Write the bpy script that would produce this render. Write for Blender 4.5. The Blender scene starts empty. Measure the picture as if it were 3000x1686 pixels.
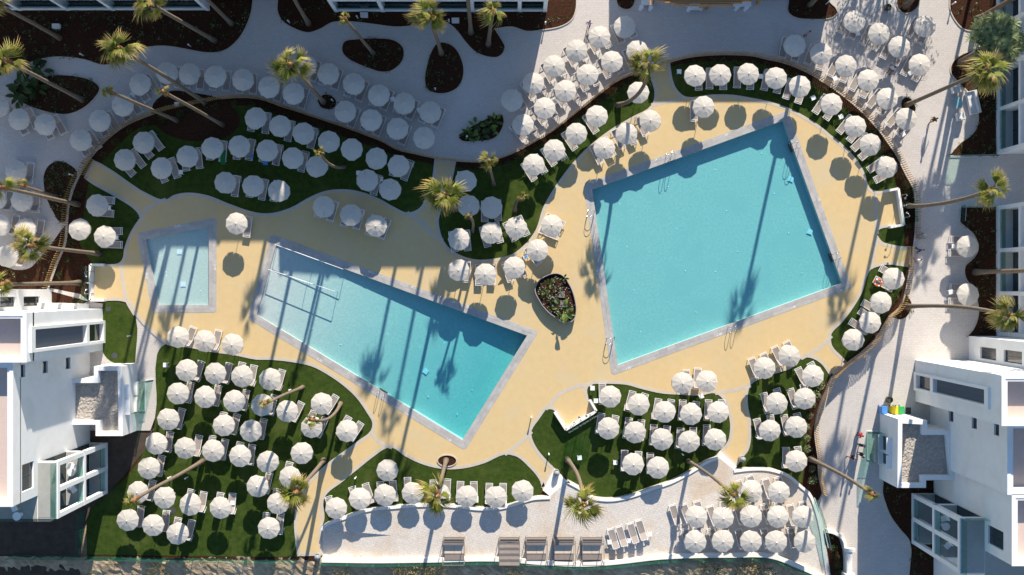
import bpy, bmesh, math, random
from math import sin, cos, pi, radians
from mathutils import Vector, Matrix, Euler
from mathutils.geometry import tessellate_polygon

random.seed(7)
scene = bpy.context.scene
COL = scene.collection

# ---------------------------------------------------------------- camera, sky, sun, exposure
S = 32.0            # plan units of the survey (photo pixels) per metre on the ground
H = 90.0            # flying height of the drone
F = S * H
cam_d = bpy.data.cameras.new('drone_camera')
cam_d.sensor_width = 36.0
cam_d.sensor_fit = 'HORIZONTAL'
cam_d.lens = 36.0 * F / 3000.0
cam_d.clip_start = 1.0
cam_d.clip_end = 3000.0
cam = bpy.data.objects.new('drone_camera', cam_d)
COL.objects.link(cam)
cam.location = (0, 0, H)
cam.rotation_euler = (0, 0, 0)
scene.camera = cam

SUN_ELEV = math.atan(0.446)
SUN_AZ = radians(12.0)
world = bpy.data.worlds.new('World')
scene.world = world
world.use_nodes = True
wn = world.node_tree
wn.nodes.clear()
sky = wn.nodes.new('ShaderNodeTexSky')
sky.sky_type = 'NISHITA'
sky.sun_disc = False
sky.sun_elevation = SUN_ELEV
sky.sun_rotation = SUN_AZ
sky.air_density = 1.0
sky.dust_density = 0.1
sky.ozone_density = 3.0
bg = wn.nodes.new('ShaderNodeBackground')
bg.inputs['Strength'].default_value = 0.104
wo = wn.nodes.new('ShaderNodeOutputWorld')
wn.links.new(sky.outputs[0], bg.inputs[0])
wn.links.new(bg.outputs[0], wo.inputs[0])

sun_d = bpy.data.lights.new('sun', 'SUN')
sun_d.energy = 5.0
sun_d.angle = radians(0.53)
sun_d.color = (1.0, 0.905, 0.77)
sun = bpy.data.objects.new('sun', sun_d)
COL.objects.link(sun)
sdir = Vector((-sin(SUN_AZ) * cos(SUN_ELEV), -cos(SUN_AZ) * cos(SUN_ELEV), -sin(SUN_ELEV)))
sun.rotation_euler = sdir.to_track_quat('-Z', 'Y').to_euler()
sun.location = (0, 60, 60)

vs = scene.view_settings
vs.view_transform = 'Standard'
vs.look = 'None'
vs.exposure = 0.90
vs.gamma = 1.0
vs.use_curve_mapping = False
scene.render.engine = 'CYCLES'
scene.cycles.use_denoising = True
scene.cycles.max_bounces = 6
scene.cycles.transparent_max_bounces = 12
scene.cycles.caustics_reflective = False
scene.cycles.caustics_refractive = False

# ---------------------------------------------------------------- helpers
def P(x, y, z=0.0):
    """survey point (x right, y down) seen at height z -> world"""
    k = (H - z) / H
    return Vector(((x - 1500.0) / S * k, (843.0 - y) / S * k, z))

def G(x, y, z=0.0):
    """survey point on the ground plan, lifted to height z"""
    return Vector(((x - 1500.0) / S, (843.0 - y) / S, z))

def tag(o, label=None, cat=None, group=None, kind=None):
    if label: o['label'] = label
    if cat: o['category'] = cat
    if group: o['group'] = group
    if kind: o['kind'] = kind
    return o

def empty(name, loc=(0, 0, 0), rz=0.0):
    o = bpy.data.objects.new(name, None)
    o.empty_display_size = 0.2
    COL.objects.link(o)
    o.location = loc
    o.rotation_euler = (0, 0, rz)
    return o

def link(name, me, parent=None, loc=None, rot=None, scale=None):
    o = bpy.data.objects.new(name, me)
    COL.objects.link(o)
    if parent: o.parent = parent
    if loc is not None: o.location = loc
    if rot is not None: o.rotation_euler = rot
    if scale is not None: o.scale = scale
    return o

class MB:
    def __init__(self):
        self.v = []; self.f = []; self.m = []
    def add(self, vs, fs, mi=0):
        n = len(self.v)
        self.v += [tuple(v) for v in vs]
        self.f += [tuple(i + n for i in f) for f in fs]
        self.m += [mi] * len(fs)
        return self
    def box(self, a, b, mi=0):
        x0, y0, z0 = (min(a[i], b[i]) for i in range(3))
        x1, y1, z1 = (max(a[i], b[i]) for i in range(3))
        return self.add([(x0,y0,z0),(x1,y0,z0),(x1,y1,z0),(x0,y1,z0),(x0,y0,z1),(x1,y0,z1),(x1,y1,z1),(x0,y1,z1)],
                 [(3,2,1,0),(4,5,6,7),(0,1,5,4),(1,2,6,5),(2,3,7,6),(3,0,4,7)], mi)
    def gbox(self, px0, py0, px1, py1, z0, z1, mi=0):
        a = G(px0, py0, z0); b = G(px1, py1, z1)
        return self.box(a, b, mi)
    def bar(self, a, b, w, h=None, up=(0, 0, 1), mi=0):
        a = Vector(a); b = Vector(b); h = h or w
        d = (b - a).normalized(); up = Vector(up)
        s = d.cross(up)
        if s.length < 1e-4: s = d.cross(Vector((1, 0, 0)))
        s.normalize(); u = s.cross(d)
        s = s * (w / 2); u = u * (h / 2)
        vs = [a-s-u, a+s-u, a+s+u, a-s+u, b-s-u, b+s-u, b+s+u, b-s+u]
        return self.add(vs, [(3,2,1,0),(4,5,6,7),(0,1,5,4),(1,2,6,5),(2,3,7,6),(3,0,4,7)], mi)
    def tube(self, pts, rs, n=8, caps=True, mi=0):
        pts = [Vector(p) for p in pts]
        if not hasattr(rs, '__len__'): rs = [rs] * len(pts)
        base = len(self.v); ref = None
        for i, p in enumerate(pts):
            d = (pts[min(i+1, len(pts)-1)] - pts[max(i-1, 0)]).normalized()
            if ref is None:
                ref = Vector((1, 0, 0)) if abs(d.x) < 0.9 else Vector((0, 1, 0))
            s = (ref - d * ref.dot(d)).normalized(); ref = s; t = d.cross(s)
            for k in range(n):
                a = 2 * pi * k / n
                self.v.append(tuple(p + (s * cos(a) + t * sin(a)) * rs[i]))
        for i in range(len(pts) - 1):
            for k in range(n):
                a = base + i*n + k; b = base + i*n + (k+1) % n
                self.f.append((a, b, b + n, a + n)); self.m.append(mi)
        if caps:
            self.f.append(tuple(base + k for k in reversed(range(n)))); self.m.append(mi)
            e = base + (len(pts)-1)*n
            self.f.append(tuple(e + k for k in range(n))); self.m.append(mi)
        return self
    def lathe(self, prof, n=16, c=(0, 0, 0), mi=0):
        base = len(self.v)
        for r, z in prof:
            for k in range(n):
                a = 2*pi*k/n
                self.v.append((c[0]+r*cos(a), c[1]+r*sin(a), c[2]+z))
        for i in range(len(prof)-1):
            for k in range(n):
                a = base+i*n+k; b = base+i*n+(k+1) % n
                self.f.append((a, b, b+n, a+n)); self.m.append(mi)
        if prof[0][0] > 1e-4:
            self.f.append(tuple(base+k for k in reversed(range(n)))); self.m.append(mi)
        if prof[-1][0] > 1e-4:
            e = base+(len(prof)-1)*n
            self.f.append(tuple(e+k for k in range(n))); self.m.append(mi)
        return self
    def prism(self, loop, z0, z1, mi=0):
        """solid with vertical sides over a plan loop of world xy points"""
        pts = [Vector((p[0], p[1], 0)) for p in loop]
        n = len(pts); base = len(self.v)
        area = sum(pts[i].x*pts[(i+1) % n].y - pts[(i+1) % n].x*pts[i].y for i in range(n))
        if area < 0: pts.reverse()
        self.v += [(p.x, p.y, z0) for p in pts] + [(p.x, p.y, z1) for p in pts]
        for i in range(n):
            j = (i+1) % n
            self.f.append((base+i, base+j, base+n+j, base+n+i)); self.m.append(mi)
        for t in tessellate_polygon([pts]):
            a, b, c = t
            nz = (pts[b]-pts[a]).cross(pts[c]-pts[a]).z
            if nz < 0: b, c = c, b
            self.f.append((base+n+a, base+n+b, base+n+c)); self.m.append(mi)
            self.f.append((base+a, base+c, base+b)); self.m.append(mi)
        return self
    def mesh(self, name, mats, smooth=False):
        me = bpy.data.meshes.new(name)
        me.from_pydata(self.v, [], self.f)
        for m in (mats if isinstance(mats, (list, tuple)) else [mats]): me.materials.append(m)
        if any(self.m): me.polygons.foreach_set('material_index', self.m)
        if smooth: me.polygons.foreach_set('use_smooth', [True]*len(self.f))
        me.update()
        return me
    def build(self, name, mats, parent=None, smooth=False):
        return link(name, self.mesh(name, mats, smooth), parent)

def curve(pts, closed=True, n=6):
    """Catmull-Rom through plan points"""
    out = []; m = len(pts)
    for i in range(m if closed else m-1):
        g = (lambda k: pts[k % m]) if closed else (lambda k: pts[max(0, min(m-1, k))])
        p0, p1, p2, p3 = (Vector((g(i+k)[0], g(i+k)[1])) for k in (-1, 0, 1, 2))
        for s in range(n):
            t = s / n
            q = 0.5*((2*p1)+(p2-p0)*t+(2*p0-5*p1+4*p2-p3)*t*t+(3*p1-p0-3*p2+p3)*t*t*t)
            out.append((q.x, q.y))
    if not closed: out.append(tuple(pts[-1][:2]))
    return out

def world_loop(pts):
    return [G(x, y) for x, y in pts]

def sheet(name, loop, z, m, holes=(), kind='structure', parent=None, skirt=0.0):
    """flat ground sheet over a plan loop (survey units), with holes and an optional edge skirt"""
    loops = [[Vector((q.x, q.y, 0)) for q in world_loop(l)] for l in (loop, *holes)]
    flat = [p for l in loops for p in l]
    fs = []
    for a, b, c in tessellate_polygon(loops):
        if (flat[b]-flat[a]).cross(flat[c]-flat[a]).z < 0: b, c = c, b
        fs.append((a, b, c))
    vs_ = [(p.x, p.y, z) for p in flat]
    if skirt:
        n0 = 0; N = len(flat)
        vs_ += [(p.x, p.y, z - skirt) for p in flat]
        for l in loops:
            n = len(l)
            for i in range(n):
                a = n0+i; b = n0+(i+1) % n
                fs.append((a, b, b+N, a+N))
            n0 += n
    me = bpy.data.meshes.new(name); me.from_pydata(vs_, [], fs); me.materials.append(m); me.update()
    o = link(name, me, parent)
    if kind: o['kind'] = kind
    return o

def offset_path(pts, d, closed=False):
    """world xy path moved sideways by d (left of travel)"""
    out = []; n = len(pts)
    for i in range(n):
        a = pts[(i-1) % n] if (closed or i > 0) else pts[i]
        b = pts[(i+1) % n] if (closed or i < n-1) else pts[i]
        t = Vector((b[0]-a[0], b[1]-a[1], 0))
        if t.length < 1e-6: t = Vector((1, 0, 0))
        t.normalize()
        out.append(Vector((pts[i][0] - t.y*d, pts[i][1] + t.x*d, 0)))
    return out

def ribbon(name, pts, w, z0, z1, m, closed=False, side=0.0, parent=None, kind=None, taper=None):
    """strip with rectangular section following a plan path (survey units)"""
    wp = [G(x, y) for x, y in pts]
    L = offset_path(wp, side + w/2, closed); R = offset_path(wp, side - w/2, closed)
    n = len(wp); mb = MB(); vs_ = []
    for i in range(n):
        vs_ += [(R[i].x, R[i].y, z0), (L[i].x, L[i].y, z0), (L[i].x, L[i].y, z1), (R[i].x, R[i].y, z1)]
    fs = []
    for i in range(n if closed else n-1):
        a = 4*i; b = 4*((i+1) % n)
        fs += [(a+1, a+2, b+2, b+1), (a+2, a+3, b+3, b+2), (a+3, a, b, b+3)]
    if not closed: fs += [(0, 3, 2, 1), (4*n-4, 4*n-3, 4*n-2, 4*n-1)]
    mb.add(vs_, fs)
    o = mb.build(name, m, parent)
    if kind: o['kind'] = kind
    return o

# ---------------------------------------------------------------- materials
MAT = {}
def nodes(name):
    m = bpy.data.materials.new(name); m.use_nodes = True
    nt = m.node_tree; b = nt.nodes['Principled BSDF']
    MAT[name] = m
    return m, nt, b

def M(name, c1, c2=None, scale=4.0, rough=0.8, bump=0.0, bscale=None, pos=False, metal=0.0, rnd=0.0, spec=0.3, trans=0.0, big=None, bigscale=0.15):
    """plain surface: two colours mixed by fine noise, a third by broad stains, bump"""
    m, nt, b = nodes(name)
    N = nt.nodes; L = nt.links
    b.inputs['Roughness'].default_value = rough
    b.inputs['Metallic'].default_value = metal
    b.inputs['Specular IOR Level'].default_value = spec
    if pos:
        g = N.new('ShaderNodeNewGeometry'); co = g.outputs['Position']
    else:
        g = N.new('ShaderNodeTexCoord'); co = g.outputs['Object']
    c2 = c2 or tuple(x*0.85 for x in c1)
    nz = N.new('ShaderNodeTexNoise'); nz.inputs['Scale'].default_value = scale; nz.inputs['Detail'].default_value = 6
    nz.inputs['Roughness'].default_value = 0.65
    L.new(co, nz.inputs['Vector'])
    rp = N.new('ShaderNodeValToRGB')
    rp.color_ramp.elements[0].position = 0.3; rp.color_ramp.elements[1].position = 0.7
    rp.color_ramp.elements[0].color = (*c1, 1); rp.color_ramp.elements[1].color = (*c2, 1)
    L.new(nz.outputs['Fac'], rp.inputs['Fac'])
    col = rp.outputs['Color']
    if big:
        n2 = N.new('ShaderNodeTexNoise'); n2.inputs['Scale'].default_value = bigscale; n2.inputs['Detail'].default_value = 5
        n2.inputs['Distortion'].default_value = 0.6
        L.new(co, n2.inputs['Vector'])
        r2 = N.new('ShaderNodeValToRGB'); r2.color_ramp.elements[0].position = 0.52; r2.color_ramp.elements[1].position = 0.72
        L.new(n2.outputs['Fac'], r2.inputs['Fac'])
        mx = N.new('ShaderNodeMix'); mx.data_type = 'RGBA'
        L.new(r2.outputs['Color'], mx.inputs['Factor']); L.new(col, mx.inputs[6]); mx.inputs[7].default_value = (*big, 1)
        col = mx.outputs[2]
    if rnd:
        oi = N.new('ShaderNodeObjectInfo'); mr = N.new('ShaderNodeMapRange')
        mr.inputs['To Min'].default_value = 1-rnd; mr.inputs['To Max'].default_value = 1+rnd
        L.new(oi.outputs['Random'], mr.inputs['Value'])
        hs = N.new('ShaderNodeHueSaturation'); L.new(mr.outputs[0], hs.inputs['Value']); L.new(col, hs.inputs['Color'])
        col = hs.outputs['Color']
    L.new(col, b.inputs['Base Color'])
    if bump:
        bn = N.new('ShaderNodeTexNoise'); bn.inputs['Scale'].default_value = bscale or scale*3; bn.inputs['Detail'].default_value = 4
        L.new(co, bn.inputs['Vector'])
        bp = N.new('ShaderNodeBump'); bp.inputs['Strength'].default_value = bump; bp.inputs['Distance'].default_value = 0.05
        L.new(bn.outputs['Fac'], bp.inputs['Height']); L.new(bp.outputs[0], b.inputs['Normal'])
    if trans:
        tr = N.new('ShaderNodeBsdfTranslucent'); L.new(col, tr.inputs['Color'])
        ms = N.new('ShaderNodeMixShader'); ms.inputs[0].default_value = trans
        L.new(b.outputs[0], ms.inputs[1]); L.new(tr.outputs[0], ms.inputs[2])
        L.new(ms.outputs[0], N['Material Output'].inputs['Surface'])
    return m

def paving(name, c1, c2, mortar, bw, bh, stain, rot=0.0, amount=0.5):
    """small stone setts: brick pattern with per-sett tone, broad mineral stains and bleached patches"""
    m, nt, b = nodes(name); N = nt.nodes; L = nt.links
    b.inputs['Roughness'].default_value = 0.85; b.inputs['Specular IOR Level'].default_value = 0.25
    g = N.new('ShaderNodeNewGeometry'); mp = N.new('ShaderNodeMapping'); mp.inputs['Rotation'].default_value = (0, 0, rot)
    L.new(g.outputs['Position'], mp.inputs['Vector'])
    br = N.new('ShaderNodeTexBrick')
    br.inputs['Color1'].default_value = (*c1, 1); br.inputs['Color2'].default_value = (*c2, 1); br.inputs['Mortar'].default_value = (*mortar, 1)
    br.inputs['Scale'].default_value = 1.0; br.inputs['Brick Width'].default_value = bw; br.inputs['Row Height'].default_value = bh
    br.inputs['Mortar Size'].default_value = 0.012; br.inputs['Bias'].default_value = 0.0
    L.new(mp.outputs[0], br.inputs['Vector'])
    n1 = N.new('ShaderNodeTexNoise'); n1.inputs['Scale'].default_value = 0.22; n1.inputs['Detail'].default_value = 7; n1.inputs['Distortion'].default_value = 0.8
    L.new(g.outputs['Position'], n1.inputs['Vector'])
    r1 = N.new('ShaderNodeValToRGB'); r1.color_ramp.elements[0].position = 0.5; r1.color_ramp.elements[1].position = 0.75
    r1.color_ramp.elements[1].color = (amount, amount, amount, 1)
    L.new(n1.outputs['Fac'], r1.inputs['Fac'])
    mx = N.new('ShaderNodeMix'); mx.data_type = 'RGBA'
    L.new(r1.outputs['Color'], mx.inputs['Factor']); L.new(br.outputs['Color'], mx.inputs[6]); mx.inputs[7].default_value = (*stain, 1)
    n2 = N.new('ShaderNodeTexNoise'); n2.inputs['Scale'].default_value = 9.0; n2.inputs['Detail'].default_value = 5
    L.new(g.outputs['Position'], n2.inputs['Vector'])
    r2 = N.new('ShaderNodeMapRange'); r2.inputs['From Min'].default_value = 0.3; r2.inputs['From Max'].default_value = 0.7
    r2.inputs['To Min'].default_value = 0.88; r2.inputs['To Max'].default_value = 1.12
    L.new(n2.outputs['Fac'], r2.inputs['Value'])
    hs = N.new('ShaderNodeHueSaturation'); L.new(r2.outputs[0], hs.inputs['Value']); L.new(mx.outputs[2], hs.inputs['Color'])
    L.new(hs.outputs[0], b.inputs['Base Color'])
    bp = N.new('ShaderNodeBump'); bp.inputs['Strength'].default_value = 0.35; bp.inputs['Distance'].default_value = 0.01; bp.invert = True
    L.new(br.outputs['Fac'], bp.inputs['Height']); L.new(bp.outputs[0], b.inputs['Normal'])
    return m

M('stone', (0.50, 0.46, 0.42))
paving('paving', (0.53, 0.49, 0.455), (0.49, 0.455, 0.425), (0.44, 0.405, 0.375), 0.42, 0.21, (0.57, 0.545, 0.52), 0.0, 0.6)
paving('terrace_paving', (0.60, 0.555, 0.50), (0.55, 0.51, 0.465), (0.46, 0.41, 0.36), 0.34, 0.22, (0.50, 0.38, 0.26), 0.25, 0.95)
M('deck', (0.605, 0.45, 0.228), (0.56, 0.412, 0.207), scale=1.6, rough=0.75, bump=0.15, bscale=30, pos=True, big=(0.55, 0.435, 0.26), bigscale=0.3)
M('turf', (0.022, 0.047, 0.007), (0.055, 0.082, 0.014), scale=2.2, rough=0.95, bump=1.0, bscale=26, pos=True, big=(0.068, 0.090, 0.020), bigscale=0.5, spec=0.1)
M('mulch', (0.075, 0.031, 0.016), (0.020, 0.009, 0.006), scale=6.0, rough=0.95, bump=1.0, bscale=18, pos=True, spec=0.1)
M('dirt', (0.45, 0.35, 0.23), (0.27, 0.20, 0.125), scale=1.4, rough=0.95, bump=1.0, bscale=5, pos=True, big=(0.50, 0.41, 0.29), bigscale=0.4, spec=0.1)
M('asphalt', (0.085, 0.062, 0.046), (0.045, 0.034, 0.026), scale=1.5, rough=0.9, bump=0.6, bscale=20, pos=True)
M('edging', (0.52, 0.46, 0.38), (0.45, 0.40, 0.34), scale=2.0, rough=0.8, pos=True)
M('coping', (0.44, 0.42, 0.395), (0.35, 0.335, 0.32), scale=2.6, rough=0.7, bump=0.25, bscale=14, pos=True, rnd=0.10)
M('basin', (0.56, 0.565, 0.53), (0.43, 0.45, 0.43), scale=5.0, rough=0.6, pos=True, big=(0.46, 0.485, 0.465), bigscale=0.35, bump=0.2, bscale=12)  # mottling paints the water's rippled light into the tile colour
M('plaster', (0.78, 0.78, 0.77), (0.73, 0.73, 0.725), scale=1.2, rough=0.9, spec=0.1, big=(0.70, 0.69, 0.67), bigscale=0.5)
M('white_wall', (0.80, 0.77, 0.71), (0.74, 0.70, 0.64), scale=1.5, rough=0.85, pos=True, spec=0.15)
M('roof_pink', (0.58, 0.46, 0.40), (0.53, 0.42, 0.37), scale=3, rough=0.9, pos=True)
M('gravel', (0.46, 0.42, 0.37), (0.30, 0.27, 0.24), scale=3.5, rough=1.0, bump=1.0, bscale=6, pos=True)
M('tile_grey', (0.36, 0.36, 0.33), (0.31, 0.31, 0.29), scale=2, rough=0.6, pos=True)
M('dark_frame', (0.06, 0.065, 0.07), rough=0.5)
M('louvre_metal', (0.16, 0.165, 0.18), (0.13, 0.135, 0.15), rough=0.5)
M('white_metal', (0.80, 0.80, 0.80), (0.74, 0.74, 0.75), rough=0.45, spec=0.4)
M('taupe_sling', (0.30, 0.26, 0.235), (0.26, 0.225, 0.20), scale=30, rough=0.8, rnd=0.08)
M('canvas', (0.70, 0.655, 0.585), (0.66, 0.615, 0.55), scale=3, rough=0.9, spec=0.1, rnd=0.04, trans=0.30, bump=0.25, bscale=7)
M('canvas_edge', (0.66, 0.615, 0.55), (0.61, 0.57, 0.51), scale=5, rough=0.9, spec=0.1, trans=0.3)
M('strap', (0.12, 0.115, 0.10), rough=0.8)
M('pole_alu', (0.62, 0.60, 0.56), rough=0.4, metal=0.3)
M('steel', (0.72, 0.72, 0.72), rough=0.22, metal=1.0)
M('base_concrete', (0.34, 0.33, 0.32), rough=0.9)
M('timber', (0.46, 0.30, 0.12), (0.37, 0.235, 0.09), scale=6, rough=0.75, rnd=0.18)
M('pergola_timber', (0.46, 0.24, 0.085), (0.38, 0.19, 0.07), scale=4, rough=0.6)
M('bark', (0.22, 0.165, 0.115), (0.13, 0.10, 0.075), scale=5, rough=0.95, bump=0.8, bscale=9)
M('bark_tip', (0.30, 0.13, 0.06), (0.20, 0.09, 0.05), scale=8, rough=0.9, bump=0.6)
M('frond', (0.21, 0.22, 0.022), (0.105, 0.135, 0.016), scale=2.5, rough=0.55, rnd=0.30, trans=0.30)
fm = MAT['frond']; nt_ = fm.node_tree; N_ = nt_.nodes; L_ = nt_.links
tc_ = N_.new('ShaderNodeTexCoord'); sp_ = N_.new('ShaderNodeVectorMath'); sp_.operation = 'LENGTH'; L_.new(tc_.outputs['Object'], sp_.inputs[0])
mr_ = N_.new('ShaderNodeMapRange'); mr_.inputs['From Min'].default_value = 1.0; mr_.inputs['From Max'].default_value = 1.75; L_.new(sp_.outputs['Value'], mr_.inputs['Value'])
bs_ = N_['Principled BSDF']; src = bs_.inputs['Base Color'].links[0].from_socket
mx_ = N_.new('ShaderNodeMix'); mx_.data_type = 'RGBA'; L_.new(mr_.outputs[0], mx_.inputs['Factor']); L_.new(src, mx_.inputs[6]); mx_.inputs[7].default_value = (0.40, 0.28, 0.10, 1)
for l_ in list(src.links):
    if l_.to_node != mx_: L_.new(mx_.outputs[2], l_.to_socket)
M('frond_dry', (0.38, 0.25, 0.10), (0.27, 0.165, 0.065), scale=3, rough=0.8, rnd=0.2, trans=0.2)
M('leaf', (0.055, 0.095, 0.022), (0.030, 0.058, 0.013), scale=3, rough=0.5, rnd=0.3, trans=0.25)
M('leaf_bright', (0.20, 0.27, 0.06), (0.12, 0.18, 0.035), scale=3, rough=0.45, rnd=0.2, trans=0.25)
M('leaf_grey', (0.25, 0.31, 0.15), (0.14, 0.19, 0.085), scale=3, rough=0.6, rnd=0.2, trans=0.2)
M('yucca_leaf', (0.34, 0.40, 0.22), (0.20, 0.26, 0.12), scale=3, rough=0.5, rnd=0.2, trans=0.35)
M('dry_shrub', (0.20, 0.165, 0.065), (0.11, 0.10, 0.04), scale=3, rough=0.9, rnd=0.2, trans=0.1)
M('bin_grey', (0.30, 0.31, 0.31), (0.24, 0.25, 0.25), rough=0.55)
M('green_paint', (0.012, 0.14, 0.075), rough=0.5)
M('planter_dark', (0.07, 0.065, 0.075), rough=0.6)
M('taupe_fabric', (0.26, 0.215, 0.19), (0.22, 0.185, 0.16), scale=3, rough=0.9, pos=True)
M('cream_cushion', (0.62, 0.52, 0.41), (0.58, 0.48, 0.38), rough=0.9)
M('taupe_frame', (0.20, 0.17, 0.15), rough=0.55)
M('sofa_fabric', (0.62, 0.63, 0.62), rough=0.9)
M('table_glass', (0.22, 0.42, 0.47), rough=0.15, spec=0.6)
M('pool_panel', (0.62, 0.72, 0.78), rough=0.5)
M('pool_lamp', (0.95, 0.95, 0.95), rough=0.3)
M('ladder_tread', (0.05, 0.06, 0.065), rough=0.4)
M('marking', (0.82, 0.82, 0.80), rough=0.6)
M('red', (0.62, 0.035, 0.04), rough=0.7)
M('orange', (0.72, 0.13, 0.03), rough=0.5)
M('blue_plastic', (0.06, 0.25, 0.62), rough=0.4)
M('yellow_plastic', (0.85, 0.62, 0.02), rough=0.4)
M('green_plastic', (0.03, 0.36, 0.10), rough=0.4)
M('green_towel', (0.01, 0.17, 0.05), rough=0.95)
M('blue_towel', (0.10, 0.28, 0.62), rough=0.95)
M('red_towel', (0.45, 0.03, 0.09), rough=0.95)
M('navy', (0.018, 0.022, 0.05), rough=0.9)
M('teal_dark', (0.012, 0.022, 0.028), rough=0.9)
M('black_cloth', (0.016, 0.016, 0.018), rough=0.9)
M('lavender', (0.50, 0.38, 0.56), rough=0.9)
M('pink_cloth', (0.58, 0.33, 0.33), rough=0.9)
M('white_cloth', (0.74, 0.74, 0.74), rough=0.9)
M('blue_cloth', (0.03, 0.06, 0.16), rough=0.9)
M('olive_cloth', (0.10, 0.085, 0.02), (0.03, 0.03, 0.015), rough=0.9)
M('skin', (0.48, 0.25, 0.16), rough=0.6)
M('hair_dark', (0.025, 0.017, 0.012), rough=0.6)
M('hair_grey', (0.30, 0.27, 0.25), rough=0.6)
M('shrub_flower', (0.55, 0.40, 0.50), rough=0.8)
M('rock', (0.24, 0.22, 0.20), (0.16, 0.15, 0.14), scale=3, rough=0.95, bump=0.7)

def glass_mat(name, tint, refl=0.10, rough=0.03):
    m, nt, b = nodes(name); N = nt.nodes; L = nt.links
    N.remove(b)
    t = N.new('ShaderNodeBsdfTransparent'); t.inputs[0].default_value = (*tint, 1)
    g = N.new('ShaderNodeBsdfGlossy'); g.inputs['Roughness'].default_value = rough
    fr = N.new('ShaderNodeFresnel'); fr.inputs['IOR'].default_value = 1.5
    ge = N.new('ShaderNodeNewGeometry'); front = N.new('ShaderNodeMath'); front.operation = 'SUBTRACT'; front.inputs[0].default_value = 1.0
    L.new(ge.outputs['Backfacing'], front.inputs[1])
    fmul = N.new('ShaderNodeMath'); fmul.operation = 'MULTIPLY'; L.new(fr.outputs[0], fmul.inputs[0]); L.new(front.outputs[0], fmul.inputs[1])
    mx = N.new('ShaderNodeMixShader')
    L.new(fmul.outputs[0], mx.inputs[0]); L.new(t.outputs[0], mx.inputs[1]); L.new(g.outputs[0], mx.inputs[2])
    L.new(mx.outputs[0], N['Material Output'].inputs['Surface'])
    return m
glass_mat('glass', (0.72, 0.86, 0.83))
m, nt, b = nodes('window_glass')
b.inputs['Base Color'].default_value = (0.018, 0.028, 0.034, 1); b.inputs['Roughness'].default_value = 0.06; b.inputs['Specular IOR Level'].default_value = 0.8

# pool water: clear surface with ripples, real absorption in its volume
m, nt, b = nodes('water'); N = nt.nodes; L = nt.links
N.remove(b)
t = N.new('ShaderNodeBsdfTransparent'); t.inputs[0].default_value = (0.97, 0.99, 1, 1)
g = N.new('ShaderNodeBsdfGlossy'); g.inputs['Roughness'].default_value = 0.08
fr = N.new('ShaderNodeFresnel'); fr.inputs['IOR'].default_value = 1.33
geo = N.new('ShaderNodeNewGeometry')
nz = N.new('ShaderNodeTexNoise'); nz.inputs['Scale'].default_value = 4.5; nz.inputs['Detail'].default_value = 3; nz.inputs['Distortion'].default_value = 0.6
L.new(geo.outputs['Position'], nz.inputs['Vector'])
bp = N.new('ShaderNodeBump'); bp.inputs['Strength'].default_value = 0.25; bp.inputs['Distance'].default_value = 0.05
L.new(nz.outputs['Fac'], bp.inputs['Height']); L.new(bp.outputs[0], g.inputs['Normal'])
front = N.new('ShaderNodeMath'); front.operation = 'SUBTRACT'; front.inputs[0].default_value = 1.0
L.new(geo.outputs['Backfacing'], front.inputs[1])
fmul = N.new('ShaderNodeMath'); fmul.operation = 'MULTIPLY'; L.new(fr.outputs[0], fmul.inputs[0]); L.new(front.outputs[0], fmul.inputs[1])
mx = N.new('ShaderNodeMixShader')
L.new(fmul.outputs[0], mx.inputs[0]); L.new(t.outputs[0], mx.inputs[1]); L.new(g.outputs[0], mx.inputs[2])
L.new(mx.outputs[0], N['Material Output'].inputs['Surface'])
va = N.new('ShaderNodeVolumeAbsorption'); va.inputs['Color'].default_value = (0.0, 0.825, 0.87, 1); va.inputs['Density'].default_value = 0.66
L.new(va.outputs[0], N['Material Output'].inputs['Volume'])

# ---------------------------------------------------------------- the setting: ground, deck, lawns, beds
def smooth(pts, closed=True, n=4, lim=0.62):
    """Hermite smoothing that keeps real corners sharp"""
    m = len(pts); V = [Vector((p[0], p[1])) for p in pts]; tan = []
    for i in range(m):
        if not closed and i in (0, m-1): tan.append(None); continue
        a = V[i]-V[i-1]; b = V[(i+1) % m]-V[i]
        if a.length < 1e-6 or b.length < 1e-6 or a.normalized().dot(b.normalized()) < lim: tan.append(None)
        else: tan.append((a.normalized()+b.normalized()).normalized())
    out = []
    for i in range(m if closed else m-1):
        p, q = V[i], V[(i+1) % m]; d = (q-p).length
        t0 = (tan[i] if tan[i] is not None else (q-p).normalized())*d
        t1 = (tan[(i+1) % m] if tan[(i+1) % m] is not None else (q-p).normalized())*d
        for s in range(n):
            t = s/n
            r = p*(2*t**3-3*t*t+1)+t0*(t**3-2*t*t+t)+q*(-2*t**3+3*t*t)+t1*(t**3-t*t)
            out.append((r.x, r.y))
    if not closed: out.append((V[-1].x, V[-1].y))
    return out

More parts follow.
